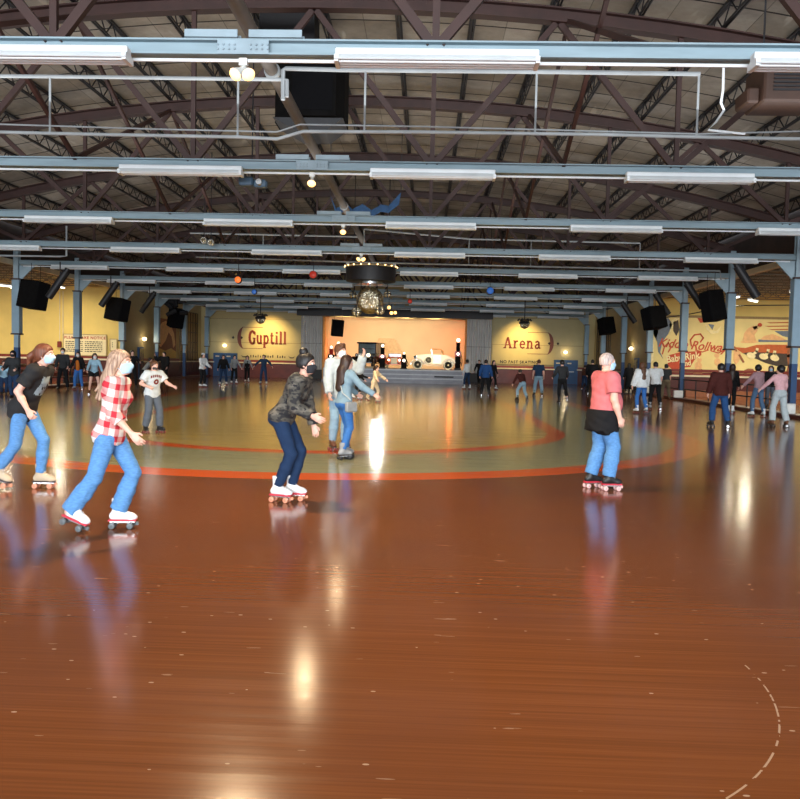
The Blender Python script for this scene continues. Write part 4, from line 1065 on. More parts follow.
# ------------------------------------------------------------------ stage and sign lighting, stand-in daylight from the open front, added deck fill
for x in (-6.6,-4.2,-1.8,.6): spot((x,62.2,4.95),(x,66.5,2.6),390,(1,.83,.56),1.9,.8)
for x in (-6,-2.5,1): spot((x,51.5,4.9),(x,60,1.6),1500,(1,.86,.60),.55,.9)
spot((1.2,57.5,5.0),(.3,59.8,1.8),800,(1,.9,.7),.8,.6)
for x,y,z,e in ((2.05,60.9,3.3,60),(-5.1,60.9,3.0,35),(-3.3,62.4,2.2,40),(-8.0,61,2.3,45)):
    l = bpy.data.lights.new('neon_glow','POINT'); l.energy = e; l.color = (1,.16,.03); l.shadow_soft_size = .2
    o = bpy.data.objects.new('neon_glow', l); C.objects.link(o); o.location = (x,y+4.6,z)
spot((at(268,337,YF).x,60.8,5.1),(at(270,337,YF).x,YF,2.75),1500,(1,.70,.24),1.5,1.)
spot((at(521,344,YF).x,60.8,5.1),(at(522,344,YF).x,YF,2.75),1500,(1,.70,.24),1.5,1.)
# follow spot hung beyond the mirror ball, its pool of light lying on the rink
p = at(379.5,309,52)
def aim(y): return Vector((-1.0*(52-y)/52+p.x*y/52, y, 0))
a0 = math.atan2(p.z, 52-11.35); a1 = math.atan2(p.z, 52-25)
am = (a0+a1)/2; ym = 52-p.z/math.tan(am)
spot(p,(p.x*ym/52, ym, 0),620,(1,.95,.84),(a1-a0),.7,.34)
root = thing('follow_spot', 'small black follow spot hung far beyond the mirror ball', 'spotlight', p+Vector((0,.45,.05)))
MB().tube([p+Vector((0,.25,.02)),p+Vector((0,.8,.15))],.2,14).build('barrel', M_black, root, True); MB().tube([p+Vector((0,.5,.2)),p+Vector((0,.5,.9))],.03,6).build('yoke', M_black, root)

l = bpy.data.lights.new('daylight_fill','AREA'); l.shape = 'RECTANGLE'; l.size = 30; l.size_y = 7; l.energy = 23000; l.color = (.92,.96,1)  # fill lamp added behind the camera, standing in for daylight
o = bpy.data.objects.new('daylight_fill', l); C.objects.link(o); o.location = (XC,-35,3.8); o.rotation_euler = (PI/2,0,0)
for k,e in enumerate((190,190,160,110,60,35,20)):      # fill lamps added below the roof deck to brighten it
    l = bpy.data.lights.new('deck_fill','AREA'); l.shape = 'RECTANGLE'; l.size = 26; l.size_y = 1.0; l.energy = e; l.color = (.94,.97,1)
    o = bpy.data.objects.new('deck_fill', l); C.objects.link(o); o.location = (XC,YB[k]+2.9,5.72); o.rotation_euler = (PI,0,0)
w = bpy.data.worlds.new('world'); SC.world = w; w.use_nodes = True
bg = w.node_tree.nodes['Background']; bg.inputs['Color'].default_value = (.78,.88,1,1); bg.inputs['Strength'].default_value = 2.2
SC.view_settings.view_transform = 'Standard'; SC.view_settings.look = 'None'; SC.view_settings.gamma = 1; SC.view_settings.use_curve_mapping = False
SC.view_settings.exposure = 0.
SC.cycles.use_denoising = True
SC.cycles.max_bounces = 6; SC.cycles.diffuse_bounces = 3; SC.cycles.glossy_bounces = 3
SC.cycles.sample_clamp_indirect = 6
# ------------------------------------------------------------------ people: smooth-blended solids meshed with surface nets
def V(*a): return np.array(a, dtype=float)
class Field:
    def __init__(s, lo, hi, vox):
        s.v = vox; s.lo = np.array(lo)-2*vox
        n = np.ceil((np.array(hi)+2*vox - s.lo)/vox).astype(int)+1
        s.ax = [s.lo[i]+vox*np.arange(n[i]) for i in range(3)]
        s.F = np.full(n, .5, dtype=np.float32)
    def sub(s, lo, hi):
        return tuple(slice(max(0, int((lo[i]-s.lo[i])/s.v)), max(0, min(len(s.ax[i]), int((hi[i]-s.lo[i])/s.v)+2))) for i in range(3))
    def grid(s, sl):
        return (s.ax[0][sl[0]][:,None,None], s.ax[1][sl[1]][None,:,None], s.ax[2][sl[2]][None,None,:])
    def put(s, prim):
        fn, lo, hi, k, op = prim
        sl = s.sub(lo, hi)
        if any(q.stop <= q.start for q in sl): return
        d = fn(*s.grid(sl)); A = s.F[sl]
        if op == '-':
            d = -d
            h = np.clip(.5-.5*(A-d)/max(k,1e-4),0,1) if k > 0 else None
            s.F[sl] = np.maximum(A, d) if k <= 0 else np.maximum(A,d)+k*.25*np.clip(1-np.abs(A-d)/k,0,1)**2
        elif op == '&':
            s.F[...] = np.maximum(s.F, fn(*s.grid((slice(None),)*3)))
        else:
            s.F[sl] = np.minimum(A, d) if k <= 0 else np.minimum(A,d)-k*.25*np.clip(1-np.abs(A-d)/k,0,1)**2
    def mesh(s):
        F = s.F; F[F == 0] = 1e-6
        nx,ny,nz = F.shape; I = F < 0
        cs = (nx-1,ny-1,nz-1); acc = np.zeros(cs+(3,), np.float32); cnt = np.zeros(cs, np.float32)
        E = []
        for a in range(3):
            s0 = [slice(None)]*3; s1 = [slice(None)]*3; s0[a] = slice(0,-1); s1[a] = slice(1,None)
            F0 = F[tuple(s0)]; F1 = F[tuple(s1)]; c = (F0 < 0) != (F1 < 0)
            idx = np.argwhere(c); t = F0[c]/(F0[c]-F1[c]); P = idx.astype(np.float32); P[:,a] += t
            E.append((c, idx, F0[c] < 0))
            b, d = [q for q in range(3) if q != a]
            for ob in (0,-1):
                for od in (0,-1):
                    J = idx.copy(); J[:,b] += ob; J[:,d] += od
                    ok = (J[:,b] >= 0)&(J[:,d] >= 0)&(J[:,b] < cs[b])&(J[:,d] < cs[d])
                    J = J[ok]; acc[J[:,0],J[:,1],J[:,2]] += P[ok]; cnt[J[:,0],J[:,1],J[:,2]] += 1
        m = cnt > 0; vid = np.full(cs, -1, int); vid[m] = np.arange(m.sum())
        verts = acc[m]/cnt[m][:,None]*s.v + s.lo
        faces = []
        for a,(c,idx,ins) in enumerate(E):
            b, d = (a+1)%3, (a+2)%3
            ok = (idx[:,b] > 0)&(idx[:,d] > 0)&(idx[:,b] < cs[b])&(idx[:,d] < cs[d])
            J = idx[ok]; q = []
            for ob,od in ((-1,-1),(0,-1),(0,0),(-1,0)):
                K = J.copy(); K[:,b] += ob; K[:,d] += od; q.append(vid[K[:,0],K[:,1],K[:,2]])
            q = np.stack(q,1); fl = ~ins[ok]; q[fl] = q[fl][:,::-1]
            faces.append(q)
        faces = np.concatenate(faces); faces = faces[(faces >= 0).all(1)]
        return verts, faces
def rc(a, b, ra, rb, k=.03, n=None, f=1., cap=False, op='+'):
    """capsule with two radii; flattened along n by f; cap=True ends flat at b"""
    a = np.array(a,float); b = np.array(b,float); R = max(ra,rb)+k+.03
    lo = np.minimum(a,b)-R; hi = np.maximum(a,b)+R
    ba = b-a
    if n is not None:
        n = np.array(n,float); n /= np.linalg.norm(n); g = 1/f-1; bt = ba + n*(ba@n)*g
    else: bt = ba
    L2 = max(bt@bt,1e-9); L = math.sqrt(ba@ba)+1e-9
    def fn(x,y,z):
        x = x-a[0]; y = y-a[1]; z = z-a[2]
        if n is not None:
            q = (x*n[0]+y*n[1]+z*n[2])*g; X,Y,Z = x+n[0]*q, y+n[1]*q, z+n[2]*q
        else: X,Y,Z = x,y,z
        t = np.clip((X*bt[0]+Y*bt[1]+Z*bt[2])/L2,0,1)
        d = np.sqrt((X-bt[0]*t)**2+(Y-bt[1]*t)**2+(Z-bt[2]*t)**2) - (ra+(rb-ra)*t)
        if n is not None: d = d*(.5+.5*f)
        if cap: d = np.maximum(d, (x*ba[0]+y*ba[1]+z*ba[2])/L - L)
        return d
    return (fn, lo, hi, k, op)
def el(c, r, R=None, k=.02, op='+'):
    c = np.array(c,float); r = np.array(r,float); R = np.eye(3) if R is None else R
    m = r.max()+k+.02
    def fn(x,y,z):
        x = x-c[0]; y = y-c[1]; z = z-c[2]
        q = [(x*R[0,i]+y*R[1,i]+z*R[2,i]) for i in range(3)]
        k0 = np.sqrt(sum((q[i]/r[i])**2 for i in range(3))); k1 = np.sqrt(sum((q[i]/r[i]**2)**2 for i in range(3)))+1e-6
        return k0*(k0-1)/k1
    return (fn, c-m, c+m, k, op)
def half(n, p):
    """keep the side where (x-p).n < 0"""
    n = np.array(n,float); n /= np.linalg.norm(n); p = np.array(p,float)
    return (lambda x,y,z: (x-p[0])*n[0]+(y-p[1])*n[1]+(z-p[2])*n[2], V(-9,-9,-9), V(9,9,9), 0, '&')
def isect(fn): return (fn, V(-9,-9,-9), V(9,9,9), 0, '&')
def solid(name, prims, vox, m, parent, cuts=(), wr=0.):
    u = [p for p in prims if p[4] == '+']
    lo = np.min([p[1] for p in u],0); hi = np.max([p[2] for p in u],0)
    F = Field(lo, hi, vox)
    for p in prims: F.put(p)
    if wr:
        x,y,z = F.grid((slice(None),)*3)
        F.F += (wr*(np.sin(38*z+9*np.sin(11*x+5*y))*np.sin(17*x-13*y+6*z)+.6*np.sin(61*z+23*x-17*y))).astype(np.float32)
    for c in cuts: F.put(c)
    v, f = F.mesh()
    if len(f) == 0: return None
    me = bpy.data.meshes.new(name); me.from_pydata(v.tolist(), [], f.tolist())
    me.polygons.foreach_set('use_smooth', np.ones(len(f), bool)); me.update()
    return link(name, me, m, parent)
def rotz(a): c,s = math.cos(a),math.sin(a); return np.array([[c,-s,0],[s,c,0],[0,0,1.]])
def roty(a): c,s = math.cos(a),math.sin(a); return np.array([[c,0,s],[0,1,0],[-s,0,c]])
def rotx(a): c,s = math.cos(a),math.sin(a); return np.array([[1,0,0],[0,c,-s],[0,s,c]])
def unit(v): return v/np.linalg.norm(v)
D = PI/180

# shared skate meshes (origin on the ground under the ankle, toe towards +x)
def boot_mesh():
    p = [rc((0,0,.15),(.0,0,.30),.052,.062,.03,(0,1,0),.85,True), rc((-.045,0,.125),(.12,0,.115),.042,.036,.03,(0,1,0),.9), rc((0,0,.16),(.13,0,.118),.046,.034,.03), el((.135,0,.113),(.055,.044,.032))]
    F = Field(np.min([q[1] for q in p],0), np.max([q[2] for q in p],0), .008)
    for q in p: F.put(q)
    F.put(half((0,0,-1),(0,0,.088)))
    v,f = F.mesh(); me = bpy.data.meshes.new('boot'); me.from_pydata(v.tolist(),[],f.tolist())
    me.polygons.foreach_set('use_smooth', np.ones(len(f),bool)); return me
BOOT = boot_mesh()
def raw(b, name):
    o = b.build(name, None); me = o.data; bpy.data.objects.remove(o); return me
SOLE = raw(MB().prism([(-.09,.0885),(-.09,.074),(.175,.074),(.185,.09),(.17,.095),(-.08,.095)],'y',-.036,.036),'sole')
PLATE = raw(MB().box((-.075,-.022,.058),(.165,.022,.073)).bar((-.05,-.05,.034),(-.05,.05,.034),.018,.018).bar((.125,-.05,.034),(.125,.05,.034),.018,.018).prism([(-.07,.06),(-.05,.03),(-.03,.06)],'y',-.015,.015).prism([(.105,.06),(.125,.03),(.145,.06)],'y',-.015,.015),'plate')
WHEEL = raw(MB().lathe([(.012,-.017),(.027,-.017),(.032,-.011),(.032,.011),(.027,.017),(.012,.017),(.012,-.017)],(0,0,0),18,'y'),'wheel')
STOP = raw(MB().lathe([(.014,-.02),(.019,-.016),(.019,.006),(.010,.016)],(.185,0,.052),12),'toe_stop')
for me_ in (WHEEL,): me_.polygons.foreach_set('use_smooth', np.ones(len(me_.polygons),bool))
def shoe_mesh():
    p = [rc((0,0,.06),(0,0,.12),.042,.046,.02,None,1,True), rc((-.05,0,.045),(.12,0,.04),.040,.034,.03,(0,1,0),.9), rc((0,0,.08),(.12,0,.045),.042,.03,.03)]
    F = Field(np.min([q[1] for q in p],0), np.max([q[2] for q in p],0), .01)
    for q in p: F.put(q)
    F.put(half((0,0,-1),(0,0,.0)))
    v,f = F.mesh(); me = bpy.data.meshes.new('shoe'); me.from_pydata(v.tolist(),[],f.tolist())
    me.polygons.foreach_set('use_smooth', np.ones(len(f),bool)); return me
SHOE = shoe_mesh()
def lace_mesh():
    b = MB()
    for i in range(5):
        x = .10-.022*i; z = .152+.016*i+(.02*i*i*.25); b.bar((x,-.03,z),(x,.03,z),.008,.006)
    return raw(b,'laces')
LACE = lace_mesh()

SKIN = mat('skin_light', (226,178,158), .5, var=.04); SKIN_T = mat('skin_tan', (196,142,112), .5, var=.05)
EYE = mat('eye_white', (240,238,234), .2); IRIS = mat('iris_dark', (50,36,28), .2); LIP = mat('lip', (186,110,104), .4)
def cloth(name, c, var=.1, scale=14, rough=.85): return mat('cloth_'+name, c, rough, 0, var, scale, bump=.15, spec=.2)
def denim(name, c): 
    key = 'denim_'+name
    if key in MATS: return MATS[key]
    t = NT(key); n = t.noise(1,t.coords((30,30,90)),3); w = t.noise(3.,None,3)
    c0 = lin(c); col = t.ramp(n,[(.3,sc(c0,.82)),(.7,sc(c0,1.15))]); col = t.mix(t.math('MULTIPLY',t.step(w,.5,.7),.35),col,sc(c0,1.45))
    t.link(col,t.b.inputs['Base Color']); t.b.inputs['Roughness'].default_value = .85; t.b.inputs['Specular IOR Level'].default_value = .2
    t.bump(t.noise(9.,None,3),.25); MATS[key] = t.m; return t.m
def hairmat(name, c, c2=None):
    key = 'hair_'+name
    if key in MATS: return MATS[key]
    t = NT(key); n = t.noise(1,t.coords((70,70,6)),3); c0 = lin(c)
    t.link(t.ramp(n,[(.3,sc(c0,.6)),(.7,lin(c2) if c2 else sc(c0,1.35))]),t.b.inputs['Base Color']); t.b.inputs['Roughness'].default_value = .5
    t.bump(n,.4); MATS[key] = t.m; return t.m
H_BLK = hairmat('black',(24,20,20)); H_DBR = hairmat('dark_brown',(48,30,22)); H_BRN = hairmat('brown',(92,58,36)); H_BLD = hairmat('ash_blonde',(158,122,98),(206,172,146)); H_RED = hairmat('auburn',(112,62,40)); H_GRY = hairmat('grey',(190,188,186))
MASK_B = mat('mask_pale_blue',(176,214,236),.8,var=.05,bump=.1); MASK_W = mat('mask_white',(228,236,240),.8,var=.04,bump=.1); MASK_K = mat('mask_black',(34,36,42),.8)
BOOT_W = mat('boot_white_leather',(232,236,238),.4,var=.04); BOOT_T = mat('boot_tan_suede',(196,178,150),.7,var=.08); BOOT_K = mat('boot_black',(28,28,30),.5); BOOT_BR = mat('boot_brown',(104,66,44),.6); BOOT_GR = mat('boot_grey',(150,152,156),.5)
W_RED = mat('wheel_red',(128,58,54),.4); W_GREY = mat('wheel_grey',(96,104,108),.4); W_PEACH = mat('wheel_peach',(222,150,120),.4); W_PINK = mat('wheel_pink_white',(232,188,186),.4); W_BLK = mat('wheel_black',(40,40,44),.4)
SOLE_K = mat('skate_sole_dark',(52,40,38),.6); SOLE_W = mat('skate_sole_white',(224,224,222),.5); SOLE_R = mat('skate_sole_red',(190,40,60),.5)

def skate(parent, pos, yaw, pitch, bm, wm, kind='skate', sole=None, S=1., laces=False, roll=0.):
    M = Matrix.Translation(pos) @ Matrix.Rotation(yaw,4,'Z') @ Matrix.Translation((.04,0,0)) @ Matrix.Rotation(pitch,4,'Y') @ Matrix.Rotation(roll,4,'X') @ Matrix.Translation((-.04,0,0)) @ Matrix.Scale(S,4)
    if kind == 'shoe':
        o = link('shoe', SHOE, bm, parent); o.matrix_local = M; return
    o = link('roller_skate', BOOT, bm, parent); o.matrix_local = M
    link('sole', SOLE, sole or SOLE_K, o); link('plate', PLATE, M_chrome, o); link('toe_stop', STOP, wm, o)
    for x in (-.05,.125):
        for y in (-.05,.05):
            w_ = link('wheel', WHEEL, wm, o); w_.location = (x,y,.032)
    if laces: link('laces', LACE, MASK_W, o)

def person(label, pos, yaw, h=1.70, W=1., fem=False, lean=5, crouch=.97, feet=((.08,0,0,0,8),(-.08,0,0,0,8)),
           arms=((10,8,15,4),(10,8,15,4)), head=(0,0), twist=0., roll=0., top=None, tsl='long', tl=.0, loose=.016, bot=None, bl=1., flare=0., bloose=.016,
           hair=('short',H_DBR), mask=None, skin=None, boots=(BOOT_W,W_RED), kind='skate', sole=None, vox=.02, extra=(), hatm=None, wr=0., hand=(40,40), beard=None, group=None, belly=0.):
    """feet, arms: left then right. feet = (forward, outward, lift, pitch, toe-out); arms = (flex, abduct, elbow, forearm abduct)"""
    S = h/1.70; skin = skin or SKIN; fine = vox < .016
    root = thing('person', label, 'person', (pos[0],pos[1],0), yaw*D, group)
    ah = (.175 if kind == 'skate' else .095)*S
    th, sh_ = .425*S, .415*S
    hw = (.085 if not fem else .088)*S*W; sw = (.178 if not fem else .158)*S*W
    pz = (th+sh_)*crouch + ah + .0
    J = {}
    for _ in range(40):
        ok = True
        for i,s in ((0,1),(1,-1)):
            fx, fo, li, pt, to = feet[i]
            hip = V(0,s*hw,pz); an = V(fx*S, s*(hw+fo*S), ah+li*S)
            if np.linalg.norm(an-hip) > (th+sh_)*.995: ok = False
        if ok: break
        pz -= .01
    pel = V(0,0,pz+.03*S)
    lr = lean*D; up = V(math.sin(lr),math.sin(roll*D),math.cos(lr)); up = unit(up); fw = unit(V(math.cos(lr),0,-math.sin(lr)))
    Tw = rotz(twist*D); lf = Tw@V(0,1,0); fw = unit(np.cross(lf,up)); lf = unit(np.cross(up,fw))
    hp, kn, an = [],[],[]
    for i,s in ((0,1),(1,-1)):
        fx, fo, li, pt, to = feet[i]
        a = V(0,s*hw,pz); b = V(fx*S, s*(hw+fo*S), ah+li*S)
        d = b-a; L = min(np.linalg.norm(d),(th+sh_)*.999); u = d/np.linalg.norm(d)
        ca = (th*th+L*L-sh_*sh_)/(2*th*L); ang = math.acos(max(-1,min(1,ca)))
        pole = V(math.cos(to*D*.6),s*math.sin(to*D*.6),0); pole = unit(pole-u*(pole@u))
        k = a+u*(th*math.cos(ang))+pole*(th*math.sin(ang))
        hp.append(a); kn.append(k); an.append(b)
    chest = pel+up*.34*S; waist = pel+up*.15*S; neckb = pel+up*.525*S
    shl = [pel+up*.475*S+lf*s*sw for s in (1,-1)]
    elb, wrs, hd = [],[],[]
    for i,s in ((0,1),(1,-1)):
        f,a,e,a2 = arms[i]
        def dr(f,a): return V(math.sin(f*D)*math.cos(a*D), s*math.sin(a*D), -math.cos(f*D)*math.cos(a*D))
        u = Tw@dr(f,a); w = Tw@dr(f+e,a2)
        elb.append(shl[i]+u*.285*S); wrs.append(elb[i]+w*.245*S); hd.append(w)
    nl = (lean*.35)*D
    hc = neckb+unit(V(math.sin(nl),math.sin(roll*D*.6),math.cos(nl)))*.165*S+fw*.015*S
    Rh = rotz((twist+head[0])*D)@roty(head[1]*D)
    hs = S*1.0
    def hpnt(x,y,z): return hc+Rh@(V(x,y,z)*hs)
    r = lambda *q: np.array(q)*hs
    # ---- body
    b = []
    b += [rc(neckb-up*.03*S,hpnt(-.015,0,-.07),.056*S*(.86 if fem else 1),.052*S*(.86 if fem else 1),.03)]
    b += [el(hpnt(-.012,0,.028),r(.098,.077,.090),Rh,.03), el(hpnt(.020,0,-.040),r(.074,.060,.078),Rh,.03), rc(hpnt(.058,.018,-.088),hpnt(.058,-.018,-.088),.024*hs,.024*hs,.03)]
    if fine or vox <= .016:
        b += [rc(hpnt(.088,0,.012),hpnt(.106,0,-.026),.009*hs,.014*hs,.012), el(hpnt(.082,0,-.060),r(.016,.024,.010),Rh,.008)]
        for s in (1,-1):
            b += [el(hpnt(-.004,s*.077,-.012),r(.022,.010,.034),rotz((twist+head[0]-s*14)*D),.006), el(hpnt(.097,s*.032,.006),r(.020,.018,.013),Rh,.012,'-'), rc(hpnt(.083,s*.015,.030),hpnt(.074,s*.048,.028),.010*hs,.008*hs,.015)]
    tor = lambda g: [
        rc(pel-lf*.055*S*W,pel+lf*.055*S*W,.108*S*W+g,.108*S*W+g,.05,fw,.88), rc(pel+up*.02*S,waist,.122*S*W+g,.112*S*W+g,.05,fw,.80),
        rc(waist,chest,(.112 if fem else .122)*S*W+g,(.130 if fem else .148)*S*W+g,.05,fw,.74),
        rc(chest+lf*.05*S,chest+up*.07*S-lf*.05*S,.118*S*W+g,.118*S*W+g,.05,fw,.8),
        rc(shl[0]-lf*.045*S,shl[1]+lf*.045*S,.060*S*W+g,.060*S*W+g,.05)] + [
        rc(neckb-up*.015*S,shl[i]*.85+neckb*.15,.046*S+g*.6,.048*S+g,.05) for i in (0,1)] + [
        el(pel-fw*.055*S+lf*s*.05*S-up*.04*S,V(.085,.085,.085)*S*W+g*.5,None,.05) for s in (1,-1)] + ([
        el(chest+fw*.075*S+lf*s*.062*S+up*.01*S,V(.062,.062,.062)*S+g*.5,None,.04) for s in (1,-1)] if fem else []) + ([el(waist+fw*.045*S-up*.01*S,V(.135,.15,.17)*S+belly+g*.6,None,.06)] if belly else [])
    b += tor(0)
    aw = W*(.88 if fem else 1.)
    for i in (0,1):
        b += [rc(shl[i],elb[i],.052*S*aw,.040*S*aw,.03), rc(elb[i],elb[i]*.6+wrs[i]*.4,.041*S*aw,.040*S*aw,.02), rc(elb[i]*.6+wrs[i]*.4,wrs[i],.040*S*aw,.026*S*aw,.02)]
        b += [rc(hp[i],kn[i],.085*S*W,.058*S*W,.04), rc(kn[i],an[i],.056*S*W,.040*S*W,.03)]
        # hand: palm, four fingers of unequal length, thumb
        s = 1 if i == 0 else -1
        d = hd[i]; inw = unit(V(0,-s,0)-d*(V(0,-s,0)@d)) if abs(d[1]) < .95 else V(0,0,-1)
        side = unit(np.cross(d,inw))*s                     # towards the thumb
        side = side if side[0] > 0 or abs(side[0]) < .2 else -side
        c = hand[i]*D; hz = S*(1. if fine else 1.12)
        b.append(rc(wrs[i]+d*.015*hz,wrs[i]+d*.075*hz,.032*hz,.040*hz,.012,inw,.48))
        if vox <= .013:
            for q,(o,L) in enumerate(((.030,.070),(.011,.079),(-.009,.073),(-.028,.056))):
                k0 = wrs[i]+d*(.092-.004*abs(q-1))*hz+side*o*hz
                d1 = unit(d*math.cos(c*.6)+inw*math.sin(c*.6)+side*o*4.5); k1 = k0+d1*L*.52*hz
                d2 = unit(d*math.cos(c*1.6)+inw*math.sin(c*1.6)); k2 = k1+d2*L*.48*hz
                b += [rc(k0-d*.02*hz,k1,.0098*hz,.0088*hz,.005), rc(k1,k2,.0088*hz,.0072*hz,.004)]
            t0 = wrs[i]+d*.03*hz+side*.026*hz; t1 = t0+unit(d*.7+side*.75+inw*.25)*.040*hz; t2 = t1+unit(d*.95+side*.15+inw*.35)*.030*hz
            b += [rc(t0,t1,.0125*hz,.0105*hz,.008), rc(t1,t2,.0105*hz,.0085*hz,.004)]
        else:
            for o,L in ((.026,.062),(.009,.072),(-.009,.068),(-.026,.05)):
                k0 = wrs[i]+d*.085*hz+side*o*hz; b.append(rc(k0,k0+unit(d*math.cos(c)+inw*math.sin(c)+side*o*5)*L*hz,.011*hz,.010*hz,.004))
            t0 = wrs[i]+d*.03*hz+side*.026*hz; b.append(rc(t0,t0+unit(d*.75+side*.7)*.06*hz,.013*hz,.011*hz,.006))
    solid('body', b, .0062 if vox < .010 else vox, skin, root)
    # ---- head dressing
    if fine:
        for s in (1,-1):
            o = MB(); o.ball(hpnt(.083,s*.032,.006),.0125*hs,12).build('eye', EYE, root, True, local=True)
            MB().ball(hpnt(.0915,s*.033,.006),.0065*hs,10).build('iris', IRIS, root, True, local=True)
            MB().tube([hpnt(.092,s*.016,.030),hpnt(.090,s*.034,.035),hpnt(.078,s*.052,.030)],.004*hs,6).build('eyebrow', hair[1] or H_BRN, root, True, local=True)
        if mask is None: MB().lathe([(.001,-.02),(.006,-.012),(.008,0),(.006,.012),(.001,.02)],hpnt(.096,0,-.060),8,'y').build('mouth', LIP, root, True, local=True)
    hv = min(vox,.009) if vox < .012 else vox
    st, hm = hair
    facen = Rh@V(.76,0,-.65)
    shell = lambda g: [el(hpnt(-.014,0,.030),r(.098,.077,.090)+g,Rh,.02), el(hpnt(-.03,0,-.02),r(.072,.070,.075)+g*.8,Rh,.03)]
    g = .015*hs if fine else .02*hs
    fc = facen@hpnt(*(V(.76,0,-.65)*.024))
    def faced(pr):
        fn,lo,hi,k,op = pr
        return (lambda x,y,z: np.maximum(fn(x,y,z), x*facen[0]+y*facen[1]+z*facen[2]-fc),lo,hi,k,op)
    cut_face = half(facen, hpnt(*(V(.76,0,-.65)*.024)))
    if st == 'short': solid('hair', shell(g), hv, hm, root, [cut_face, half(Rh@V(0,0,-1), hpnt(0,0,-.065))], .0015)
    elif st == 'quiff': solid('hair', shell(g)+[rc(hpnt(.03,.03,.105),hpnt(.075,-.03,.098),.034*hs,.030*hs,.03)], hv, hm, root, [half(facen, hpnt(*(V(.76,0,-.65)*.034))), half(Rh@V(0,0,-1), hpnt(0,0,-.06))], .002)
    elif st in ('long','longback','ponytail','bun','sidelong','windswept'):
        p = [faced(q) for q in shell(g)]
        if st == 'long':
            for s in (1,-1): p += [rc(hpnt(-.03,s*.075,.0),hpnt(-.03,s*.085,-.17),.036*hs,.028*hs,.04), rc(hpnt(-.03,s*.08,-.15),hpnt(-.02,s*.075,-.27),.03*hs,.018*hs,.03)]
            p += [rc(hpnt(-.07,0,.0),hpnt(-.10,0,-.26),.075*hs,.055*hs,.04,Rh@V(1,0,0),.5)]
        if st == 'longback':
            p += [rc(hpnt(-.05,0,.0),hpnt(-.13,0,-.18),.092*hs,.095*hs,.04,Rh@V(1,0,0),.6), rc(hpnt(-.13,0,-.18),hpnt(-.165,0,-.44),.095*hs,.085*hs,.04,Rh@V(1,0,0),.55)] + [rc(hpnt(-.02,s*.072,.0),hpnt(-.13,s*.088,-.36),.036*hs,.034*hs,.03) for s in (1,-1)]
        if st == 'windswept':
            p += [rc(hpnt(-.05,0,.01),hpnt(-.13,.0,-.14),.082*hs,.080*hs,.04,Rh@V(.7,0,-.7),.7), rc(hpnt(-.12,0,-.12),hpnt(-.235,.0,-.33),.080*hs,.034*hs,.04,Rh@V(.85,0,-.5),.5), rc(hpnt(-.10,.05,-.10),hpnt(-.27,.04,-.27),.05*hs,.016*hs,.03), rc(hpnt(-.06,-.06,-.05),hpnt(-.19,-.07,-.35),.046*hs,.018*hs,.03), rc(hpnt(-.02,-.070,.01),hpnt(-.07,-.078,-.14),.028*hs,.030*hs,.03), rc(hpnt(-.02,.070,.01),hpnt(-.07,.078,-.14),.028*hs,.030*hs,.03)]
        if st == 'ponytail': p += [rc(hpnt(-.10,0,.03),hpnt(-.17,0,-.03),.034*hs,.036*hs,.02), rc(hpnt(-.17,0,-.03),hpnt(-.20,.02,-.16),.036*hs,.018*hs,.02), rc(hpnt(-.08,0,-.05),hpnt(-.14,.03,-.10),.03*hs,.015*hs,.02)]
        if st == 'bun': p += [el(hpnt(-.04,0,.145),r(.052,.052,.044),Rh,.012), rc(hpnt(-.04,0,.10),hpnt(-.04,0,.13),.03*hs,.03*hs,.02)]
        cuts = []
        if st == 'bun': cuts.append(half(Rh@V(-.2,0,-1), hpnt(-.05,0,-.055)))
        solid('hair', p, hv, hm, root, cuts, .0015)
    elif st == 'full': solid('hair', [el(hpnt(-.035,0,.02),r(.125,.115,.125),Rh)], hv, hm, root, [half(facen, hpnt(*(V(.76,0,-.65)*.03)))], .003)
    elif st == 'cap':
        solid('hair', shell(g*.7), hv, hm, root, [cut_face, half(Rh@V(0,0,-1), hpnt(0,0,-.06))])
        solid('cap', [el(hpnt(-.014,0,.045),r(.105,.088,.085),Rh), rc(hpnt(.07,.03,.045),hpnt(.15,.0,.035),.05*hs,.035*hs,.01,Rh@V(0,0,1),.2)], hv, hatm, root, [half(Rh@V(0,0,-1), hpnt(0,0,.022))])
    elif st == 'beanie':
        solid('hair', [faced(q) for q in shell(g*.8)]+[rc(hpnt(-.03,s*.07,.0),hpnt(-.02,s*.08,-.2),.03*hs,.02*hs,.03) for s in (1,-1)], hv, hm, root)
        solid('beanie', [el(hpnt(-.014,0,.05),r(.112,.094,.10),Rh)], hv, hatm, root, [half(Rh@V(.25,0,-1), hpnt(0,0,.030))])
    elif st == 'hood': solid('hood', [el(hpnt(-.03,0,.01),r(.125,.105,.135),Rh), rc(hpnt(-.05,0,-.08),neckb-fw*.04,.09*hs,.09*hs,.03)], hv, hm, root, [half(facen, hpnt(*(V(.76,0,-.65)*.045)))])
    elif st == 'stubble': solid('hair', shell(.004*hs), hv, hm, root, [cut_face, half(Rh@V(0,0,-1), hpnt(0,0,-.05))])
    elif st == 'balding': solid('hair', shell(.006*hs), hv, hm, root, [cut_face, half(Rh@V(.35,0,1), hpnt(0,0,.035)), half(Rh@V(0,0,-1), hpnt(0,0,-.06))])
    if beard: solid('beard', [el(hpnt(.022,0,-.050),r(.084,.068,.080),Rh)], hv, beard, root, [half(Rh@V(-.9,0,.35), hpnt(.01,0,-.04)), half(Rh@V(0,0,1), hpnt(0,0,-.025))])
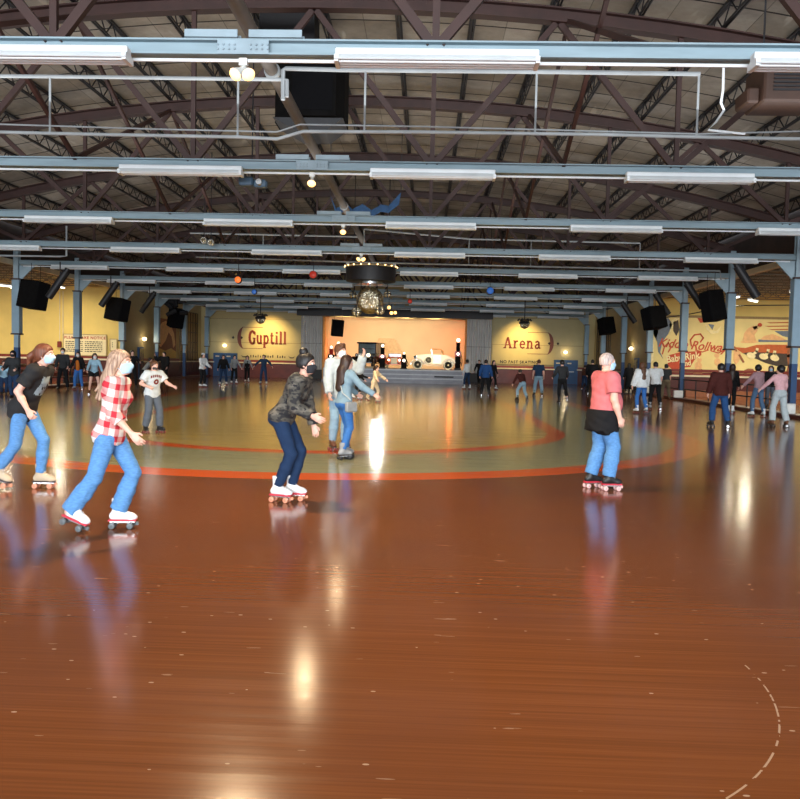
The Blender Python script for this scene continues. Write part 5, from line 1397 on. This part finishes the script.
    if mask is not None:
        solid('mask', [el(hpnt(.026,0,-.040),r(.089,.071,.078),Rh), rc(hpnt(.088,0,-.005),hpnt(.106,0,-.032),.014*hs,.024*hs,.02), rc(hpnt(.060,.018,-.085),hpnt(.060,-.018,-.085),.030*hs,.030*hs,.03)], hv, mask, root,
              [half(Rh@V(-1,0,.10), hpnt(.024,0,-.04)), half(Rh@V(-.25,0,1), hpnt(.09,0,.000)), half(Rh@V(.1,0,-1), hpnt(0,0,-.112))])
        if fine:
            for s in (1,-1):
                MB().tube([hpnt(.035,s*.066,-.012),hpnt(.01,s*.083,.006),hpnt(-.018,s*.084,-.004)],.0028,5).tube([hpnt(.03,s*.062,-.075),hpnt(.0,s*.080,-.05),hpnt(-.018,s*.084,-.014)],.0028,5).build('ear_loop', mask, root, True, local=True)
    # ---- clothes
    cv = vox if fine else vox
    g = loose
    if top is not None:
        p = tor(g)
        hem = pel-up*(.03+tl)*S
        if tl > .05: p += [rc(pel,pel-up*tl*S,.128*S*W+g,.130*S*W+g,.05,fw,.84)]
        # torso cut at the hem and neck before the sleeves join
        def capped(pr):
            fn,lo,hi,k,op = pr
            def f2(x,y,z):
                d = fn(x,y,z); hcut = -((x-hem[0])*up[0]+(y-hem[1])*up[1]+(z-hem[2])*up[2])
                nb = neckb+up*.010*S; ncut = ((x-nb[0])*up[0]+(y-nb[1])*up[1]+(z-nb[2])*up[2])
                return np.maximum(np.maximum(d,hcut),ncut)
            return (f2,lo,hi,k,op)
        p = [capped(q) for q in p]
        for i in (0,1):
            if tsl == 'long': p += [rc(shl[i],elb[i],.056*S*aw+g,.046*S*aw+g,.03), rc(elb[i],wrs[i]+hd[i]*.0*S,.046*S*aw+g,.034*S*aw+g,.02,None,1,True)]
            elif tsl == 'three': p += [rc(shl[i],elb[i],.056*S*aw+g,.046*S*aw+g,.03), rc(elb[i],elb[i]*.6+wrs[i]*.4,.048*S*aw+g,.048*S*aw+g,.02,None,1,True)]
            elif tsl == 'short': p += [rc(shl[i],shl[i]*.30+elb[i]*.70,.058*S*aw+g,.060*S*aw+g,.03,None,1,True)]
        solid('shirt' if tsl != 'long' else 'top', p, cv, top, root, [], wr)
    if bot is not None:
        g2 = bloose
        p = [rc(pel-lf*.052*S*W,pel+lf*.052*S*W,.106*S*W+g2*.8,.106*S*W+g2*.8,.05,V(1,0,0),.88), rc(pel,pel+up*.07*S,.116*S*W+g2*.6,.112*S*W+g2*.6,.05,fw,.82)]
        p += [el(pel-fw*.055*S+lf*s*.05*S-up*.04*S,V(.085,.085,.085)*S*W+g2*.7,None,.05) for s in (1,-1)]
        for i in (0,1):
            p += [rc(hp[i],kn[i],.086*S*W+g2,.058*S*W+g2,.03)]
            if bl > .6:
                e = kn[i]+(an[i]-kn[i])*(bl if bl < 1 else .96)
                p += [rc(kn[i],kn[i]*.55+e*.45,.057*S*W+g2,.058*S*W+g2+flare*.4,.02), rc(kn[i]*.55+e*.45,e,.058*S*W+g2+flare*.4,.044*S*W+g2+flare,.02,None,1,True)]
            else: p[-1] = rc(hp[i],hp[i]*(1-bl)+kn[i]*bl,.088*S*W+g2,.080*S*W+g2,.03,None,1,True)
        solid('trousers' if bl > .6 else 'shorts', p, cv, bot, root, [half(up, pel+up*.12*S)], wr*.8)
    for i,s in ((0,1),(1,-1)):
        fx, fo, li, pt, to = feet[i]
        skate(root, (an[i][0],an[i][1],li*S+(.0 if abs(pt)<1 else abs(math.sin(pt*D))*.075)), s*to*D, pt*D, boots[0], boots[1], kind, sole, S, fine)
    ctx = dict(pel=pel,up=up,fw=fw,lf=lf,chest=chest,neckb=neckb,hp=hp,kn=kn,an=an,shl=shl,elb=elb,wrs=wrs,hd=hd,S=S,W=W,root=root,hpnt=hpnt,Rh=Rh,waist=waist)
    for e in extra: e(ctx)
    return root
# ------------------------------------------------------------------ who is on the floor
def plaid():
    t = NT('plaid_red_white'); x,y,z = t.xyz()
    a = t.math('LESS_THAN', t.math('FRACT', t.math('DIVIDE', t.math('ADD', z, t.math('MULTIPLY', x, .25)), .125)), .45)
    b = t.math('LESS_THAN', t.math('FRACT', t.math('DIVIDE', t.math('ADD', x, t.math('SUBTRACT', t.math('MULTIPLY', y, .7), t.math('MULTIPLY', z, .25))), .125)), .45)
    s = t.math('ADD', a, b); n = t.noise(60)
    c = t.ramp(t.math('MULTIPLY', s, .5), [(0,lin((232,226,220))),(.45,lin((226,150,146))),(.55,lin((226,150,146))),(.95,lin((196,40,56)))])
    t.link(c, t.b.inputs['Base Color']); t.b.inputs['Roughness'].default_value = .85; t.bump(n,.1); return t.m
def camo():
    t = NT('camo_grey_fleece'); n = t.noise(1.,t.coords((10,10,17)),2); n2 = t.noise(1.,t.coords((13,13,24)),2)
    c = t.ramp(n,[(.40,lin((40,40,42))),(.44,lin((76,74,68))),(.56,lin((76,74,68))),(.60,lin((102,98,90)))])
    c = t.mix(t.math('GREATER_THAN', n2, .57), c, lin((32,32,36)))
    t.link(c, t.b.inputs['Base Color']); t.b.inputs['Roughness'].default_value = .9; t.bump(t.noise(40),.3); return t.m
def printed(name, c, ink, shape):
    """plain cloth with a printed mark on the chest (front half only)"""
    t = NT('printed_'+name); x,y,z = t.xyz(); m = shape(t,x,y,z); m = t.math('MULTIPLY', m, t.math('GREATER_THAN', x, .03))
    n = t.noise(14.); base = t.ramp(n,[(.3,sc(lin(c),.9)),(.7,sc(lin(c),1.1))])
    t.link(t.mix(m, base, lin(ink)), t.b.inputs['Base Color']); t.b.inputs['Roughness'].default_value = .85; return t.m
def tee_mark(t,x,y,z):
    zz = t.math('ADD', z, t.math('MULTIPLY', x, .3)); n = t.noise(1.,t.coords((30,22,9)),2)
    box = t.math('MULTIPLY', t.math('LESS_THAN', t.math('ABSOLUTE', t.math('SUBTRACT', zz, 1.34)), .13), t.math('LESS_THAN', t.math('ABSOLUTE', y), .11))
    return t.math('MULTIPLY', box, t.math('GREATER_THAN', n, .42))
def arch_mark(t,x,y,z):
    r = t.math('SQRT', t.math('ADD', t.math('POWER', y, 2.), t.math('POWER', t.math('SUBTRACT', z, 1.10), 2.)))
    ring = t.math('MULTIPLY', t.math('LESS_THAN', t.math('ABSOLUTE', t.math('SUBTRACT', r, .038)), .020), 1.)
    yy = t.math('SUBTRACT', z, t.math('SUBTRACT', 1.225, t.math('MULTIPLY', t.math('POWER', y, 2.), 1.5)))
    bar = t.math('MULTIPLY', t.math('LESS_THAN', t.math('ABSOLUTE', yy), .028), t.math('LESS_THAN', t.math('ABSOLUTE', y), .135))
    seg = t.math('GREATER_THAN', t.math('FRACT', t.math('DIVIDE', t.math('ADD', y, .5), .045)), .25)
    return t.math('MAXIMUM', ring, t.math('MULTIPLY', bar, seg))
JEAN = denim('light_blue',(92,142,196)); JEAN2 = denim('mid_blue',(60,112,180)); JEAND = denim('dark_blue',(38,58,88)); JEANP = denim('pale_blue',(140,170,190)); JEANG = denim('grey',(92,100,110))
K_BLK = cloth('black',(26,26,28)); K_CHAR = cloth('charcoal',(52,54,56)); K_WHT = cloth('white',(222,226,226)); K_GRY = cloth('grey',(150,154,156)); K_NAVY = cloth('navy',(36,58,84)); K_BLU = cloth('blue',(40,76,128))
K_MAR = cloth('maroon',(70,32,28)); K_PNK = cloth('pink',(214,166,170)); K_SAL = cloth('salmon_red',(208,114,118)); K_HOOD = cloth('hoodie_pale',(184,196,200)); K_SLATE = cloth('slate_blue',(122,150,168)); K_CRM = cloth('cream',(226,206,170)); K_OR = cloth('orange',(196,110,40)); K_LBL = cloth('light_blue',(150,186,206)); K_KHK = cloth('khaki',(110,98,78)); K_BRN = cloth('brown',(92,56,42)); K_LGY = cloth('light_grey',(176,186,188)); K_NVL = cloth('navy_leggings',(30,50,80),.08)
K_PGY = cloth('pink_grey',(168,134,140))
def jacket_round_waist(c):
    p,u,S,W = c['pel'],c['up'],c['S'],c['W']
    fw,lf = c['fw'],c['lf']; b = p-u*.20*S+fw*.01
    def capped(pr):
        fn,lo,hi,k,op = pr
        return (lambda x,y,z: np.maximum(fn(x,y,z), -((x-b[0])*u[0]+(y-b[1])*u[1]+(z-b[2])*u[2]) - .06*np.cos((x*fw[0]+y*fw[1])*9+.4)+.02*np.sin(x*40)),lo,hi,k,op)
    q = [rc(p+u*.03*S-lf*.04*S,p-u*.24*S-lf*.04*S,.172*S*W,.186*S*W,.04), rc(p+u*.03*S+lf*.04*S,p-u*.24*S+lf*.04*S,.172*S*W,.186*S*W,.04)]
    solid('tied_jacket', [capped(t) for t in q], .011, K_BLK, c['root'], [half(u,p+u*.05*S)], .005)
def sleeves_hang(c):
    p,u,S = c['pel'],c['up'],c['S']
    solid('knotted_sleeve', [rc(p+c['fw']*.15*S-c['lf']*.03,p+c['fw']*.17*S-u*.22*S-c['lf']*.05,.035*S,.025*S)], .012, K_BLK, c['root'])
def hood_down(m):
    def f(c):
        n,u,fw,S = c['neckb'],c['up'],c['fw'],c['S']
        solid('hood', [rc(n-fw*.06*S+c['lf']*.06*S,n-fw*.06*S-c['lf']*.06*S,.06*S,.06*S,.04), rc(n-fw*.04*S+c['lf']*.08*S,n+fw*.07*S+c['lf']*.03*S,.045*S,.035*S,.04), rc(n-fw*.04*S-c['lf']*.08*S,n+fw*.07*S-c['lf']*.03*S,.045*S,.035*S,.04)], .014, m, c['root'])
    return f
def bag_right(c):
    S = c['S']; a = c['shl'][0]*.5+c['neckb']*.5+c['up']*.055*S; b = c['pel']-c['lf']*.20*S-c['up']*.02*S
    MB().tube([a, c['chest']-c['fw']*.135*S-c['lf']*.02, c['waist']-c['fw']*.13*S-c['lf']*.10, b+V(0,0,.05)],.010,6).build('strap', K_LGY, c['root'], True, local=True)
    MB().box(tuple(b+V(-.11,-.05,-.15)),tuple(b+V(.11,.03,.02)),bev=.02).build('shoulder_bag', mat('bag_grey',(140,146,150),.5), c['root'], local=True)
def open_vest(m):
    def f(c):
        S,W = c['S'],c['W']
        solid('open_jacket', [rc(c['pel'],c['chest'],.15*S*W,.165*S*W,.04,c['fw'],.82)]+[rc(c['shl'][i],c['elb'][i],.075*S,.065*S,.03) for i in (0,1)]+[rc(c['elb'][i],c['wrs'][i],.065*S,.05*S,.03) for i in (0,1)], .018, m, c['root'], [isect(lambda x,y,z: .075*S-np.maximum(np.abs(y+0*x), .30*S-x-1e9*(x<.02)) + 0*z)] if False else [half(c['up'],c['neckb'])])
        solid('inner_shirt', [rc(c['pel']+c['fw']*.07*S,c['chest']+c['fw']*.075*S,.085*S,.09*S,.03)], .018, K_OR, c['root'])
    return f
def P(px, py): q = gp(px, py); return (q.x, q.y)
A0 = ((8,8,14,4),(8,8,14,4)); WALK = ((22,8,20,4),(-15,10,20,4)); OUT = ((20,38,20,30),(20,38,20,30))
ST = ((.06,0,0,0,8),(-.06,0,0,0,8)); STRIDE = ((.20,0,0,0,8),(-.22,.02,0,0,10)); SIDE = ((.03,.10,0,0,12),(-.03,.10,0,0,12)); PUSH = ((.12,.0,0,0,6),(-.34,.06,.06,18,22))

# the six nearest
person('woman in red and white plaid shirt with long ash blonde hair and blue mask', P(110,530), 4, 1.64, 1.0, True, lean=8, crouch=.935,
  feet=((.05,.0,0,0,4),(-.36,.02,.02,20,10)), arms=((-8,6,14,0),(6,10,38,2)), head=(-4,-2), top=plaid(), tsl='three', tl=.07, loose=.024, bot=JEAN, flare=.026, bloose=.016, hair=('windswept',H_BLD), mask=MASK_B, boots=(BOOT_W,W_GREY), sole=SOLE_R, vox=.0085, wr=.0035, hand=(28,28))
person('person in black t-shirt and light blue jeans leaning forward with one hand on the hip', P(24,489), 2, 1.72, 1.0, False, lean=24, crouch=.94,
  feet=((.16,.0,0,0,4),(-.30,.0,.03,14,6)), arms=((-50,4,30,0),(-32,14,62,4)), head=(2,2), top=printed('black_tee',(28,28,30),(150,168,176),tee_mark), tsl='short', tl=.12, loose=.028, bot=JEAN, bloose=.010, flare=.002, hair=('ponytail',H_RED), mask=MASK_B, boots=(BOOT_T,W_PEACH), vox=.009, wr=.003, hand=(45,60), extra=())
person('crouching skater with black top bun, black mask, grey camouflage jacket and navy leggings', P(281.5,500.5), -10, 1.70, 1.0, True, lean=27, crouch=.93,
  feet=((.10,-.03,0,0,4),(-.02,.0,0,0,4)), arms=((6,6,10,2),(-2,10,68,4)), head=(2,2), top=camo(), tsl='long', tl=.03, loose=.034, bot=K_NVL, bloose=.014, hair=('bun',H_BLK), mask=MASK_K, boots=(BOOT_W,W_PEACH), sole=SOLE_R, vox=.009, wr=.003, hand=(35,20))
person('stout bald man in salmon polo shirt with a black jacket tied over blue jeans', P(600.5,489), 14, 1.70, 1.16, False, lean=2, crouch=.99, belly=.05,
  feet=((-.10,.01,0,0,4),(.05,.02,0,0,6)), arms=((10,6,20,3),(0,12,20,0)), head=(2,3), top=K_SAL, tsl='short', tl=.05, loose=.030, bot=JEAN, bloose=.024, flare=.012, hair=('stubble',hairmat('stubble_grey',(200,182,176),(214,196,188))), mask=MASK_B, boots=(BOOT_K,W_PINK), sole=SOLE_R, vox=.0095, wr=.003, hand=(35,35), extra=(jacket_round_waist,sleeves_hang))
person('tall man in pale grey hoodie and pale jeans facing the camera with one hand raised', P(338,451), -62, 1.80, 1.0, False, lean=2, crouch=.98,
  feet=ST, arms=((70,14,88,6),(6,8,20,4)), head=(20,4), top=K_HOOD, tsl='long', tl=.10, loose=.04, bot=JEANP, bloose=.02, hair=('quiff',H_BRN), mask=MASK_W, boots=(BOOT_BR,W_RED), vox=.012, wr=.003, extra=(hood_down(K_HOOD),))
person('woman in slate blue top seen from behind with long dark hair and small grey bag', P(343,459), 42, 1.62, .95, True, lean=4, crouch=.965,
  feet=((.12,0,0,0,6),(-.07,0,0,0,8)), arms=((40,8,18,4),(30,34,22,30)), head=(-10,0), top=K_SLATE, tsl='long', tl=.0, loose=.02, bot=JEAN2, bloose=.012, hair=('longback',H_DBR), mask=None, boots=(BOOT_GR,W_BLK), vox=.012, wr=.003, extra=(bag_right,))
person('bearded young man in white t-shirt with a dark red print and grey jeans, arms bent', P(152,433), -38, 1.44, 1.05, False, lean=7, crouch=.97,
  feet=((.12,.05,0,0,12),(-.06,.06,0,0,16)), arms=((28,26,42,10),(-4,34,74,-18)), head=(10,8), top=printed('white_tee',(206,214,216),(120,46,36),arch_mark), tsl='short', tl=.06, loose=.034, bot=JEANG, bloose=.022, flare=.014, hair=('short',H_BRN), mask=None, beard=hairmat('beard_dark',(62,56,52)), boots=(BOOT_K,W_RED), vox=.0125, wr=.003)
person('child in cream outfit skating with arms held out', P(374,402.5), -20, 1.36, .95, True, lean=10, crouch=.95, feet=PUSH, arms=((40,30,10,20),(35,40,10,30)), head=(0,0), top=K_CRM, tl=.05, loose=.024, bot=K_CRM, hair=('ponytail',H_DBR), boots=(BOOT_T,W_RED), vox=.016)
person('child in black clothes skating beside the cream dressed child', P(357,400), 15, 1.30, .95, True, lean=12, crouch=.95, feet=PUSH, arms=((30,20,20,10),(45,14,30,4)), top=K_BLK, bot=K_BLK, hair=('short',H_DBR), boots=(BOOT_W,W_RED), vox=.016)
# left side
VF = .019
person('person with dark hood and charcoal jacket, facing front before the left benches', P(14,400), -80, 1.60, 1.02, True, lean=10, crouch=.95, feet=ST, arms=((30,10,40,2),(30,10,40,2)), top=K_CHAR, tl=.08, loose=.04, bot=JEAND, hair=('hood',K_BLK), mask=MASK_K, boots=(BOOT_K,W_BLK), vox=.016)
person('man in charcoal shirt and black trousers standing left of the woman in the orange shirt', P(63,389.5), -75, 1.82, 1.05, False, feet=SIDE, arms=((10,10,40,2),(10,10,20,2)), top=K_CHAR, bot=K_BLK, mask=MASK_W, hair=('short',H_BLK), boots=(BOOT_K,W_BLK), kind='shoe', vox=VF)
person('woman in orange shirt under open black jacket with blue jeans and pale skates', P(78.5,390), -85, 1.60, 1.0, True, feet=SIDE, arms=((10,22,20,16),(10,22,20,16)), top=K_BLK, loose=.03, bot=JEAN2, hair=('long',H_BLK), mask=MASK_W, vox=VF, boots=(BOOT_GR,W_RED), extra=(lambda c: solid('inner_shirt',[rc(c['pel']+c['fw']*.085,c['chest']+c['fw']*.095,.085,.085,.03)],.018,K_OR,c['root']),))
person('woman in light blue top and dark skirt bending forward before the left benches', P(94,395), -60, 1.62, 1.0, True, lean=22, crouch=.93, feet=SIDE, arms=((30,14,10,8),(30,20,20,14)), top=K_LBL, bot=K_BLK, bl=.5, hair=('long',H_DBR), mask=MASK_W, vox=VF, boots=(BOOT_BR,W_RED))
person('person in black clothes half hidden behind the plaid shirted woman', P(132,389), -60, 1.72, 1.02, False, feet=SIDE, arms=((40,20,50,0),(10,14,20,8)), top=K_BLK, bot=K_BLK, hair=('short',H_DBR), boots=(BOOT_K,W_BLK), vox=VF)
person('person in grey shirt bending down behind the bearded young man', P(144,387), 10, 1.55, 1.0, False, lean=35, crouch=.88, feet=SIDE, arms=((40,10,20,4),(40,10,20,4)), top=K_GRY, bot=K_BLK, hair=('short',H_DBR), boots=(BOOT_K,W_BLK), vox=VF)
person('person in puffy black coat raising one hand before the small mural panel', P(164.5,385), -100, 1.70, 1.10, False, feet=SIDE, arms=((10,10,20,4),(60,30,100,10)), top=K_BLK, loose=.05, tl=.1, bot=K_BLK, hair=('short',H_BLK), boots=(BOOT_K,W_BLK), vox=VF)
person('person in white jacket, white cap and black trousers near the amber window', P(202,387.5), -30, 1.68, 1.0, False, lean=6, feet=ST, arms=((20,8,40,2),(20,8,40,2)), top=K_WHT, loose=.03, bot=K_BLK, hair=('beanie',H_BLK), hatm=K_WHT, boots=(BOOT_W,W_RED), vox=VF)
person('person in black hoodie and white skates before the left blue double door', P(223,385), -70, 1.62, 1.05, True, feet=SIDE, arms=((8,20,10,14),(8,20,10,14)), top=K_BLK, loose=.03, bot=JEAND, hair=('long',H_BLK), vox=VF)
person('person in grey sweater and black leggings before the left blue double door', P(234,384), -60, 1.64, .95, True, lean=5, feet=STRIDE, arms=((14,30,14,20),(14,14,14,8)), top=K_GRY, bot=K_BLK, hair=('short',H_BLK), vox=VF)
person('skater in black vest over grey sleeves right of the left double door', P(247,382.5), -75, 1.62, .95, True, feet=STRIDE, arms=((10,24,10,18),(10,18,10,10)), top=K_GRY, bot=K_BLK, hair=('long',H_DBR), vox=VF, extra=(lambda c: solid('vest',[rc(c['pel'],c['chest'],.145,.155,.04,c['fw'],.85)],.018,K_BLK,c['root']),))
person('skater in navy top with both arms spread under the left gold sign', P(263.5,384.5), -88, 1.68, 1.0, False, feet=SIDE, arms=((10,50,20,34),(10,50,20,34)), top=K_NAVY, bot=JEAND, hair=('short',H_BLK), vox=VF)
# right of the stage
person('person in white and grey top at the right end of the stage', P(467,389.5), 120, 1.66, .95, True, feet=SIDE, arms=A0, top=K_WHT, bot=JEAND, hair=('short',H_BLK), vox=VF)
person('skater in black with one arm stretched out before the right stage curtain', P(479,385), -110, 1.70, 1.0, False, lean=8, feet=STRIDE, arms=((10,50,10,40),(15,18,10,8)), top=K_BLK, bot=K_BLK, hair=('short',H_BLK), boots=(BOOT_K,W_BLK), vox=VF)
person('person in blue jacket and dark trousers under the right gold sign', P(485,396), 80, 1.66, 1.05, False, lean=6, feet=SIDE, arms=((4,16,24,8),(4,16,24,8)), top=K_BLU, loose=.034, tl=.06, bot=K_BLK, hair=('short',H_DBR), boots=(BOOT_K,W_BLK), vox=VF)
person('woman in black with long hair and white skates right of the blue jacketed person', P(492.5,390), -60, 1.66, .95, True, feet=STRIDE, arms=A0, top=K_BLK, bot=K_BLK, hair=('long',H_DBR), vox=VF)
person('child in maroon top and pale jeans bending forward on skates', P(522,401), 115, 1.40, 1.0, False, lean=28, crouch=.88, feet=((.16,.10,0,0,10),(-.16,.14,0,0,20)), arms=((20,20,10,10),(20,30,10,20)), top=K_MAR, bot=JEANP, hair=('short',H_DBR), boots=(BOOT_K,W_BLK), vox=VF)
person('man in navy t-shirt and pale jeans seen from behind under the right gold sign', P(538,396.5), 88, 1.72, 1.05, False, feet=SIDE, arms=((6,12,10,6),(6,12,10,6)), top=K_NAVY, tsl='short', loose=.03, bot=JEANP, bloose=.024, hair=('short',H_BRN), boots=(BOOT_K,W_BLK), vox=VF)
person('skater in dark clothes with one leg swung back before the right blue double door', P(561.5,404), 95, 1.70, 1.0, False, lean=8, feet=((.06,0,0,0,4),(-.36,.04,.14,30,20)), arms=((20,18,40,8),(20,18,40,8)), top=K_CHAR, bot=K_BLK, hair=('short',H_BLK), boots=(BOOT_K,W_BLK), vox=VF)
person('large person in black jacket half hidden behind the bald man', P(591.5,394), 75, 1.80, 1.2, False, feet=SIDE, arms=((10,12,30,4),(10,12,30,4)), top=K_BLK, loose=.04, bot=K_BLK, hair=('short',H_BLK), boots=(BOOT_K,W_BLK), vox=VF)
person('small person in brown top left of the large black jacketed person', P(584,389.5), 60, 1.50, .95, True, feet=SIDE, arms=A0, top=K_BRN, bot=JEAND, hair=('short',H_DBR), boots=(BOOT_K,W_BLK), vox=VF)
def long_coat(c):
    p,S = c['pel'],c['S']; solid('coat_skirt',[rc(p+V(0,0,.05),V(p[0],p[1],.42),.16*S,.24*S,.04,None,1,True)],.02,K_BLK,c['root'])
person('person in long black dress standing near the right side door', P(628.5,394.5), 100, 1.66, 1.05, True, feet=ST, arms=((10,10,20,4),(10,10,20,4)), top=K_BLK, loose=.034, bot=K_BLK, hair=('long',H_BLK), boots=(BOOT_T,W_BLK), vox=VF, extra=(long_coat,))
person('woman in loose white blouse, blue jeans and white skates with long brown hair', P(641,413.5), 105, 1.66, 1.0, True, feet=((.10,.02,0,0,10),(-.10,.06,.02,10,14)), arms=((6,16,14,8),(6,16,14,8)), top=K_WHT, tl=.05, loose=.06, bot=JEAN2, bloose=.012, hair=('longback',H_BRN), vox=.016, wr=.003)
person('man in white t-shirt and black cap with black trousers beside the white bloused woman', P(655,410), 95, 1.70, 1.06, False, lean=10, feet=SIDE, arms=((20,12,30,2),(16,16,20,6)), top=K_WHT, tsl='short', tl=.02, loose=.036, bot=K_BLK, hair=('cap',H_BLK), hatm=K_BLK, boots=(BOOT_GR,W_RED), vox=.016)
person('man in dark t-shirt and khaki trousers by the third right column', P(665.5,399.5), 92, 1.72, 1.0, False, feet=SIDE, arms=A0, top=K_CHAR, tsl='short', loose=.03, bot=K_KHK, bloose=.03, hair=('short',H_BLK), boots=(BOOT_BR,W_BLK), kind='shoe', vox=VF)
person('auburn haired person glimpsed behind the man in the black cap', P(648,394), 90, 1.74, 1.0, True, feet=SIDE, arms=A0, top=K_BRN, bot=JEAN2, hair=('longback',H_RED), boots=(BOOT_BR,W_BLK), vox=VF)
person('man in maroon sweater and blue jeans with legs wide apart seen from behind', P(719,427.5), 92, 1.66, 1.08, False, lean=3, crouch=.96, feet=((.05,.10,0,0,14),(-.06,.13,0,0,18)), arms=((4,14,14,8),(4,14,14,8)), top=K_MAR, tl=.06, loose=.036, bot=JEAND if False else denim('strong_blue',(40,74,120)), bloose=.024, flare=.01, hair=('short',H_BLK), boots=(BOOT_K,W_BLK), vox=.016, wr=.003)
person('woman in black with long brown hair and white boots beside the maroon sweater man', P(730.5,413.5), 60, 1.68, .95, True, feet=((.08,0,0,0,8),(-.10,0,0,0,8)), arms=((20,6,40,2),(10,8,20,4)), top=K_BLK, tl=.1, loose=.03, bot=K_BLK, bloose=.01, hair=('longback',H_DBR), boots=(BOOT_W,W_RED), vox=.016)
person('woman in grey pink sweater, blue jeans and white skates with dark curly hair', P(757.5,417), 105, 1.66, .96, True, lean=6, feet=((.10,.06,0,0,12),(-.08,.10,0,0,16)), arms=((22,34,14,24),(12,14,14,6)), head=(-30,0), top=K_PGY, loose=.024, bot=JEANP if False else denim('steel_blue',(84,112,142)), bloose=.02, hair=('full',H_BLK), boots=(BOOT_W,W_RED), vox=.016)
person('person in black jacket and blue mask between the two pink sweatered women', P(769.5,409), -120, 1.66, 1.0, True, feet=ST, arms=((20,12,30,4),(20,12,30,4)), top=K_BLK, loose=.03, bot=JEANG, hair=('longback',H_BLK), mask=MASK_B, boots=(BOOT_K,W_BLK), vox=VF)
person('woman in pink top and pale grey trousers on brown skates by the nearest right column', P(778.5,427), 95, 1.64, 1.0, True, lean=5, feet=((.06,.08,0,0,12),(-.06,.12,0,0,14)), arms=((26,36,16,26),(10,12,20,4)), head=(30,0), top=K_PNK, tl=-.02, loose=.018, bot=K_LGY, bloose=.028, flare=.02, hair=('full',H_BLK), boots=(BOOT_BR,W_BLK), vox=.016, wr=.003)
person('person in blue sitting low behind the benches at the far left edge', P(4,394), -60, 1.40, 1.0, True, lean=12, crouch=.80, feet=ST, arms=((30,10,40,2),(30,10,40,2)), top=K_LBL, bot=JEAND, hair=('short',H_DBR), boots=(BOOT_K,W_BLK), kind='shoe', vox=VF)
